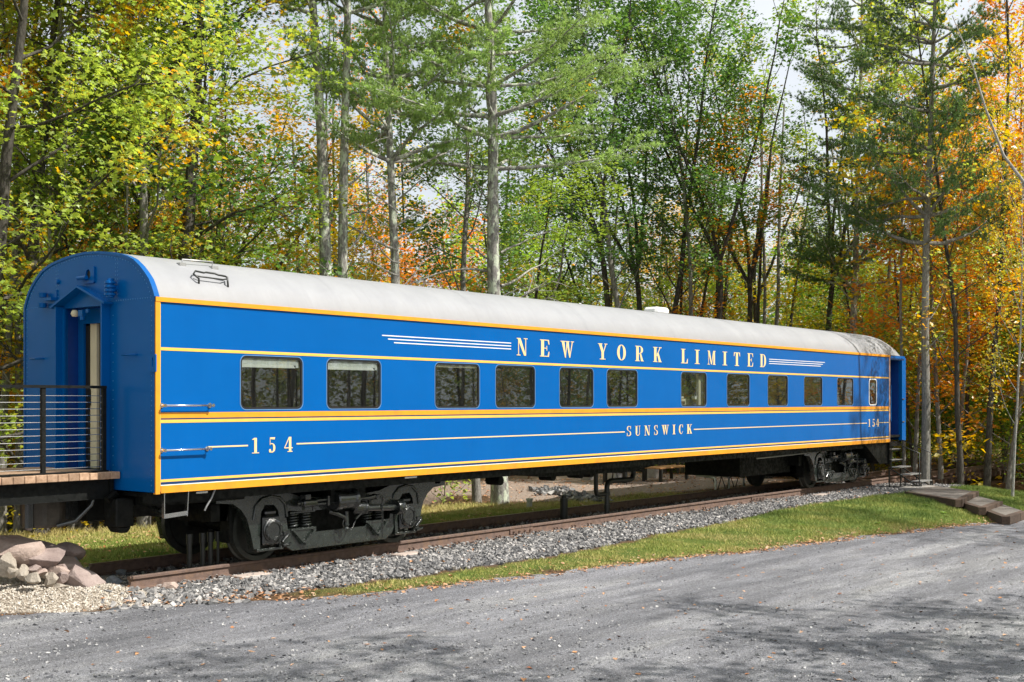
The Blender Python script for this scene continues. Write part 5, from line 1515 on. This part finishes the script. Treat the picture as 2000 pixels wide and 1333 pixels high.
def tree(kind, loc, label, cat='tree', color=(.07, .11, .02), accent=0.0, s=1.0, rz=0, group=None, name='tree', tilt=(0, 0), sz=None, trunk_mat=None):
    z = float(ground_z(loc[0], loc[1]))
    o = bpy.data.objects.new(name, None); o.location = (loc[0], loc[1], z); o.rotation_euler = (tilt[0], tilt[1], rz)
    o.scale = (s, s, sz or s); put(o, None, label, cat, group)
    tm, cm = PROTO[kind]
    t = bpy.data.objects.new('trunk', tm); put(t, o)
    if trunk_mat:
        t.data = tm.copy(); t.data.materials[0] = M[trunk_mat]
    if cm is not None:
        c_ = bpy.data.objects.new('crown', cm); put(c_, o); c_.color = (*color, accent)
    return o
GREEN = (.095, .185, .040); DGREEN = (.07, .145, .036); YGREEN = (.21, .30, .048); LIME = (.31, .40, .075); YELLOW = (.46, .38, .028); ORANGE = (.52, .24, .018); OLIVE = (.15, .17, .022)
PINEC = (.24, .34, .11); PINED = (.10, .17, .055)

# landmark trees, left to right in the photograph
tree('near_a', AT(-70, 21.5), 'leafy maple with bright yellow green leaves at the far left behind the platform', color=LIME, accent=.22, rz=.6, name='maple_tree')
tree('near_a', AT(75, 23.5), 'bright green maple with orange tinged branches above the near end of the carriage', color=LIME, accent=.24, rz=2.4, name='maple_tree')
tree('near_b', AT(160, 26), 'yellow green maple between the left edge and the dark oak', color=YGREEN, accent=.24, rz=4.2, name='maple_tree')
tree('oak', AT(325, 25.5), 'tall dark trunked oak with deep green leaves left of the sky gap', color=DGREEN, accent=.05, s=1.0, rz=1.3, name='oak_tree')
tree('near_a', AT(20, 27), 'orange tinged maple showing between the left edge trees', color=OLIVE, accent=.5, rz=5, name='maple_tree')
tree('low_a', AT(400, 27), 'low dark green tree just above the roof below the sky gap', color=GREEN, accent=.2, rz=2, name='maple_tree')
tree('low_a', AT(540, 33), 'small yellowing tree left of the twin lichened trunks', color=YELLOW, accent=.3, rz=4, s=1.1, name='maple_tree')
tree('pine_d', AT(646, 27.5), 'left of the twin lichen covered pine trunks, the thicker one', color=PINEC, rz=1, s=.95, sz=1.05, name='pine_tree')
tree('pine_d', AT(671, 28), 'right of the twin lichen covered pine trunks, the darker slimmer one', color=PINEC, rz=3.4, s=.8, sz=1.05, name='pine_tree')
pa = tree('pine_a', AT(777, 28.5), 'slender lichen spotted pine with bare lower limbs and light green crown', color=PINEC, rz=.4, s=.68, sz=1.0, name='pine_tree')
pb = tree('pine_a', AT(978, 30.3), 'thick grey pine with stubby dead limbs above the middle of the roof', color=(.28, .39, .125), rz=2.6, s=1.0, name='pine_tree')
tree('maple_a', AT(1199, 43), 'dark forked maple, leftmost of the clump behind the carriage middle', color=GREEN, accent=.05, rz=.2, name='maple_tree')
tree('maple_c', AT(1232, 42), 'grey trunked maple with a broken limb in the middle clump', color=DGREEN, accent=.0, rz=2.2, name='maple_tree', trunk_mat='bark_grey')
tree('maple_b', AT(1258, 44), 'dark maple just right of the grey trunk in the middle clump', color=GREEN, accent=.1, rz=4.0, name='maple_tree')
tree('maple_c', AT(1290, 43), 'straight dark maple, rightmost of the middle clump', color=GREEN, accent=.0, rz=5.2, name='maple_tree')
tree('maple_a', AT(1393, 43), 'maple leaning right and forking high, right of the roof vent', color=GREEN, accent=.05, rz=1.0, tilt=(.02, .085), name='maple_tree')
tree('maple_b', AT(1458, 45), 'dark forked maple behind the leaning one', color=YGREEN, accent=.1, rz=3.1, name='maple_tree')
tree('maple_b', AT(1608, 44), 'black trunked forked maple left of the tall dark pine', color=YGREEN, accent=.2, rz=.9, name='maple_tree')
pc = tree('pine_b', AT(1664, 42), 'tall dark pine behind the far part of the carriage', color=PINED, rz=2.0, s=.78, sz=1.05, name='pine_tree')
pd = tree('pine_b', AT(1808, 35.5), 'tall pine with pale lichened trunk beside the far end of the carriage', color=PINED, rz=.7, s=.66, sz=1.08, name='pine_tree', trunk_mat='bark_grey')
tree('low_a', AT(1870, 40), 'orange yellow maple right of the lichened pine', color=YELLOW, accent=.5, s=1.4, rz=2, name='maple_tree')
tree('low_a', AT(1965, 38), 'vivid orange maple at the right edge', color=ORANGE, accent=.6, s=1.35, rz=4, name='maple_tree')
tree('slim_b', AT(1976, 32.5), 'slender pale birch at the right edge above the steps', color=YELLOW, accent=.2, s=.45, sz=.8, rz=1, name='birch_tree', trunk_mat='bark_pale')
tree('slim_b', AT(1836, 38), 'thin grey tree just right of the lichened pine', color=LIME, accent=.2, rz=3, name='maple_tree')
tree('slim_a', AT(1877, 36), 'dark slender tree at the wood edge right of the metal steps', color=LIME, accent=.3, rz=5, name='maple_tree')
tree('slim_c', AT(1925, 37), 'dark trunk between the steps and the pale birch', color=YELLOW, accent=.4, rz=2, name='maple_tree')
tree('maple_c', AT(933, 31), 'pale grey trunk under the carriage left of the thick pine', color=GREEN, accent=.2, rz=1, name='maple_tree', trunk_mat='bark_grey', s=.8)
tree('slim_c', AT(1350, 43), 'grey trunk behind the patio seen under the carriage', color=GREEN, accent=.2, rz=1, name='maple_tree', trunk_mat='bark_grey', s=1.0)
for px_, dp_, s_, lb in ((4, 24.5, .9, 'grey trunk at the left picture edge below the platform'), (33, 25.2, .9, 'lichened grey trunk below the platform, second from the edge'),
                     (64, 24.6, .7, 'pale slim trunk below the platform beam'), (150, 27, 1.2, 'grey trunk behind the coupler'), (222, 25, .55, 'pinkish slim trunk right of the coupler'),
                     (236, 26, .5, 'pale slim trunk just left of the front truck'), (278, 25.2, 1.2, 'broad grey trunk against the front truck')):
    tree('slim_b' if s_ < .8 else 'slim_c', AT(px_, dp_), lb, color=YGREEN, accent=.35, s=s_, sz=1.0, rz=px_, name='maple_tree', trunk_mat='bark_pale' if px_ in (64, 222, 236) else 'bark_grey')
# bare lower limbs on the pines
limbs = [dead_limb(s_, l_, u_) for s_, l_, u_ in ((1, 3.2, -.2), (2, 2.4, .5), (3, 3.8, -.5), (4, 1.6, .3))]
def add_limbs(root, specs):
    for k, (h, az, m_, s_) in enumerate(specs):
        o = bpy.data.objects.new('dead_limb', limbs[m_]); put(o, root)
        o.location = (0, 0, h); o.rotation_euler = (0, 0, az - root.rotation_euler[2]); o.scale = (s_,) * 3
rl = np.random.default_rng(77)
# az 0 = +x (towards the right and away), -.9 rad = along the picture plane to the right
for root, hs in ((pa, (3.2, 8.0)), (pb, (3.0, 7.5))):
    add_limbs(root, [(h, rl.choice([-.9, 2.24]) + rl.normal(0, .6), int(rl.integers(0, 4)), rl.uniform(.6, 1.1)) for h in np.linspace(*hs, 17)])
add_limbs([o for o in bpy.data.objects if o.get('label', '').startswith('right of the twin')][0], [(h, -.9 + rl.normal(0, .5), int(rl.integers(0, 4)), rl.uniform(.6, 1.0)) for h in np.linspace(3, 8, 8)])
for root in (pc, pd): add_limbs(root, [(h, rl.uniform(0, 6.28), int(rl.integers(0, 4)), rl.uniform(.5, .8)) for h in np.linspace(2, 7, 7)])
# a leaning dead stem at the upper right
a = AT(2010, 30); MBd = Tree(5)
ptsd = [np.array([*AT(2050, 31)[:2], 5.5]), np.array([*AT(2000, 31)[:2], 7.9]), np.array([*AT(1960, 31)[:2], 8.6]), np.array([*AT(1925, 31)[:2], 9.8]), np.array([*AT(1900, 31)[:2], 10.9]), np.array([*AT(1860, 31)[:2], 12.2])]
ptsd = [np.array([*AT(2330, 31)[:2], -.6]), np.array([*AT(2180, 31)[:2], 3.5])] + ptsd
MB().tube(ptsd, [.08, .07, .055, .045, .036, .028, .02, .01], 7).build('dead_tree', M['deadwood'], None, label='bare dead stem bending in from the right edge, upper right', cat='tree')

# fill of the wood behind: individual trees, nearer ones first
rf = np.random.default_rng(2024)
taken = []
def free(p, dmin):
    for q in taken:
        if (q[0] - p[0]) ** 2 + (q[1] - p[1]) ** 2 < dmin * dmin: return False
    return True
def where(px):
    for lim, t in ((330, 'left of dark oak'), (655, 'between dark oak and twin pines'), (780, 'between twin and slender pines'), (980, 'between slender and thick pines'), (1200, 'between thick pine and maple clump'),
                   (1300, 'behind maple clump'), (1400, 'between maple clump and leaning maple'), (1600, 'between leaning and black trunked maples'), (1665, 'left of tall dark pine'), (1808, 'between dark and lichened pines')):
        if px < lim: return t
    return 'right of lichened pine'
def zone_text(px): return 'left' if px < 560 else ('middle' if px < 1300 else 'right')
kinds = ['slim_a', 'slim_b', 'slim_c', 'maple_a', 'maple_b', 'maple_c']
LAB = {0: 'green tree', 1: 'yellow green tree', 2: 'yellow tree', 3: 'orange tree'}
count = 0
for i in range(1500):
    d = 33 + rf.random() ** .8 * 42; px = rf.uniform(-260, 2260)
    if px > 1750: d = max(d, 38)
    if 1050 < px < 1760: d = max(d, 44)
    if 560 < px < 1050: d = max(d, 36)
    if 430 < px < 640: continue
    p = AT(px, d)
    if not free(p, 3.0): continue
    taken.append(p)
    z = zone_text(px)
    w = {'left': (.42, .38, .14, .06), 'middle': (.46, .32, .14, .08), 'right': (.34, .40, .18, .08)}[z]
    if px > 1750: w = (.20, .26, .27, .27)
    c_ = rf.choice(4, p=w)
    col = [GREEN, YGREEN, YELLOW, ORANGE][c_]; col = tuple(v * rf.uniform(.85, 1.2) for v in col)
    k = kinds[int(rf.integers(0, 6))]; rf_t = rf.uniform(.45, .95)
    tree(k, p, '%s%s %s, %s' % ('tall ' if rf_t > .72 else 'short ', LAB[c_], 'in front' if d < 42 else ('deeper in' if d < 56 else 'far back'), where(px)), color=col, accent=rf.uniform(.0, .4), s=rf.uniform(.75, 1.1), sz=rf_t, rz=rf.uniform(0, 6.28), group='background trees of the wood, %s' % z, name='forest_tree', tilt=(rf.normal(0, .03), rf.normal(0, .03)))
    count += 1
    if count > 88: break
# understory: small trees and saplings
count = 0
for i in range(3000):
    d = 27 + rf.random() * 34; px = rf.uniform(-150, 2150)
    if px < 1780 and px > 330: d = 35 + rf.random() * 28
    if 1050 < px < 1780: d = 43 + rf.random() * 25
    if px > 1720: d = max(d, 36)
    p = AT(px, d)
    if 15.5 < p[0] < 34 and p[1] < 13: continue
    if p[1] < 9 and p[0] < 20: continue
    if not free(p, 1.5): continue
    taken.append(p); z = zone_text(px)
    k = ['low_a', 'low_b', 'sapling', 'sapling_b'][int(rf.choice(4, p=(.30, .34, .22, .14)))]
    ci = int(rf.choice(6, p=(.30, .26, .13, .17, .1, .04))); col = [YGREEN, LIME, YELLOW, GREEN, OLIVE, ORANGE][ci]; CN = ['yellow green', 'lime green', 'yellow', 'green', 'olive green', 'orange'][ci]
    col = tuple(v * rf.uniform(.85, 1.2) for v in col)
    low = k.startswith('low'); near_ = 'in front' if d < 42 else ('deeper in' if d < 52 else 'far back')
    tree(k, p, ('small %s understory tree %s, %s' % (CN, near_, where(px))) if low else ('leafy %s sapling %s, %s' % (CN, near_, where(px))), color=col, accent=rf.uniform(.0, .35), s=rf.uniform(.75, 1.15), rz=rf.uniform(0, 6.28), group=('understory trees, %s' if low else 'saplings, %s') % z, name='understory_tree' if low else 'sapling')
    count += 1
    if count > 250: break
tree('sapling_b', AT(95, 23.6), 'low yellow leaved sapling at the wood edge below the coupler', color=(.45, .36, .02), accent=.2, s=.7, name='sapling')
tree('sapling_b', AT(865, 31.5), 'light green sapling seen under the carriage past the front truck', color=LIME, s=.8, name='sapling')
# thin bare poles of the wood seen below and between
taken2 = []
pole_me = _t.mb.mesh('trunk', M['bark_grey'], fix=False); pole_d = pole_me.copy(); pole_d.materials[0] = M['bark_dark']
for i in range(60):
    px = rf.uniform(-50, 2050); d = rf.uniform(34, 62)
    if px > 1720: d = max(d, 38)
    if 1000 < px < 1760: d = max(d, 46)
    p = AT(px, d); s_ = rf.uniform(.45, 1.25)
    o = bpy.data.objects.new('bare_trunk', pole_me if rf.random() < .5 else pole_d)
    o.location = (p[0], p[1], float(ground_z(p[0], p[1]))); o.scale = (s_, s_, rf.uniform(.7, 1.05)); o.rotation_euler = (rf.normal(0, .05), rf.normal(0, .05), rf.uniform(0, 6.28))
    put(o, None, '%s bare trunk %s, %s' % ('thin' if s_ < .8 else 'stout', 'in front' if d < 46 else 'deep in the wood', where(px)), 'tree', 'thin bare trunks, %s' % zone_text(px))

# far wood: one mass closing the view
rgf = np.random.default_rng(31)
n = 90000
d = rgf.uniform(76, 105, n); px = rgf.uniform(-500, 2600, n)
Pf = _C[None] + (_FW[None] + _RT[None] * ((px - 1000) / FPX)[:, None]) * d[:, None]
hz = rgf.random(n) ** 1.15 * (9.5 + 2.5 * np.sin(px * .013) + 2.5 * np.sin(px * .031 + d))
Pf[:, 2] = ground_z(Pf[:, 0], Pf[:, 1]) + hz
cl = np.sin(Pf[:, 0] * .9 + Pf[:, 2] * .8) * np.cos(Pf[:, 1] * .8 - Pf[:, 2] * .6); Pf = Pf[cl > -.55]; n = len(Pf)
me = leaves_mesh('far_wood', Pf, None, 1, .55, .1, rgf)
o = bpy.data.objects.new('far_wood', me); put(o, label='far wood of green and yellow crowns closing the view', cat='woodland', kind='stuff'); o.color = (.13, .14, .02, .4)

# the wood on the other side of the drive, behind and beside the camera: it shades the drive and shows in the window glass
count = 0
for i in range(600):
    x_ = rf.uniform(4, 95); y_ = rf.uniform(-58, -24)
    if x_ < 12 and y_ > -30: continue
    p = np.array([x_, y_, 0])
    if not free(p, 4.2): continue
    taken.append(p)
    tree(['slim_a', 'slim_c', 'maple_a', 'maple_b', 'low_a', 'low_a'][int(rf.integers(0, 6))], p, 'tree of the wood across the drive', color=[GREEN, YGREEN, YELLOW][int(rf.integers(0, 3))], accent=.3, s=rf.uniform(.9, 1.2), rz=rf.uniform(0, 6.28), group='trees across the drive', name='forest_tree')
    count += 1
    if count > 75: break
for (x_, y_, k, s_, sz_) in ((22.5, -19.5, 'slim_c', 1.1, 1.2), (28.5, -15.5, 'slim_c', 1.25, 1.15), (33, -18, 'maple_a', 1.0, 1.15), (37, -13.5, 'slim_a', 1.1, .9),
                        (4.6, -17.2, 'slim_a', 1.1, .86), (8.6, -18.5, 'slim_b', 1.2, .85)):
    tree(k, (x_, y_), 'tree beside the drive casting its shade over the gravel', color=GREEN, accent=.2, s=s_, sz=sz_, rz=x_, group='trees beside the drive', name='roadside_tree')

# unseen wood added left of platform and behind camera, shading the carriage end
count = 0
for i in range(400):
    x_ = rf.uniform(-48, -9); y_ = rf.uniform(-6, 40)
    d_ = (np.array([x_, y_, 0]) - _C); dp = d_ @ _FW; rr = d_ @ _RT
    if dp > 0 and rr > -.4255 * dp - 5: continue
    if math.hypot(x_ - CX, y_ - CY) < 11: continue
    p = np.array([x_, y_, 0])
    if not free(p, 4.0): continue
    taken.append(p)
    tree(['slim_a', 'slim_b', 'maple_b', 'low_a', 'near_a', 'low_b'][int(rf.integers(0, 6))], p, 'unseen tree added to shade the carriage end, beyond the left picture edge', color=[GREEN, YGREEN, LIME][int(rf.integers(0, 3))], accent=.25, s=rf.uniform(.9, 1.15), rz=rf.uniform(0, 6.28), group='trees added beyond the left edge', name='forest_tree')
    count += 1
    if count > 40: break
n = 60000  # unseen leaf mass, added so the windows reflect dark foliage
t = rgf.random(n)
Pg = np.stack([-20 + 190 * t, -64 - 8 * rgf.random(n), rgf.random(n) ** 1.1 * (17 + 3 * np.sin(t * 60)) - .6], -1)
cl = np.sin(Pg[:, 0] * .9 + Pg[:, 2] * .8) * np.cos(Pg[:, 1] * .8 - Pg[:, 2] * .6); Pg = Pg[cl > -.6]
o = bpy.data.objects.new('far_wood', leaves_mesh('far_wood', Pg, None, 1, .6, .1, rgf)); put(o, label='far side of the wood across the drive, added to darken window reflections', cat='woodland', kind='stuff'); o.color = (.13, .17, .02, .3)

# where several of one description stand in one gap, say which
seen_labels = {}
for o in list(scene.objects):
    if o.parent is None and o.name.split('.')[0] in ('forest_tree', 'understory_tree', 'sapling', 'bare_trunk') and o.get('group', '').startswith(('background', 'understory', 'saplings', 'thin bare')):
        seen_labels.setdefault(o['label'], []).append(o)
ORD = ['leftmost', 'second from left', 'third from left', 'fourth from left', 'fifth from left', 'sixth from left', 'seventh from left', 'eighth from left', 'ninth from left']
for lb, os_ in seen_labels.items():
    if len(os_) < 2: continue
    os_.sort(key=lambda o: ((np.array(o.location) - _C) @ _RT) / ((np.array(o.location) - _C) @ _FW))
    for k, o in enumerate(os_): o['label'] = lb + ', ' + (ORD[k] if k < len(os_) - 1 else 'rightmost') if k < 9 else lb
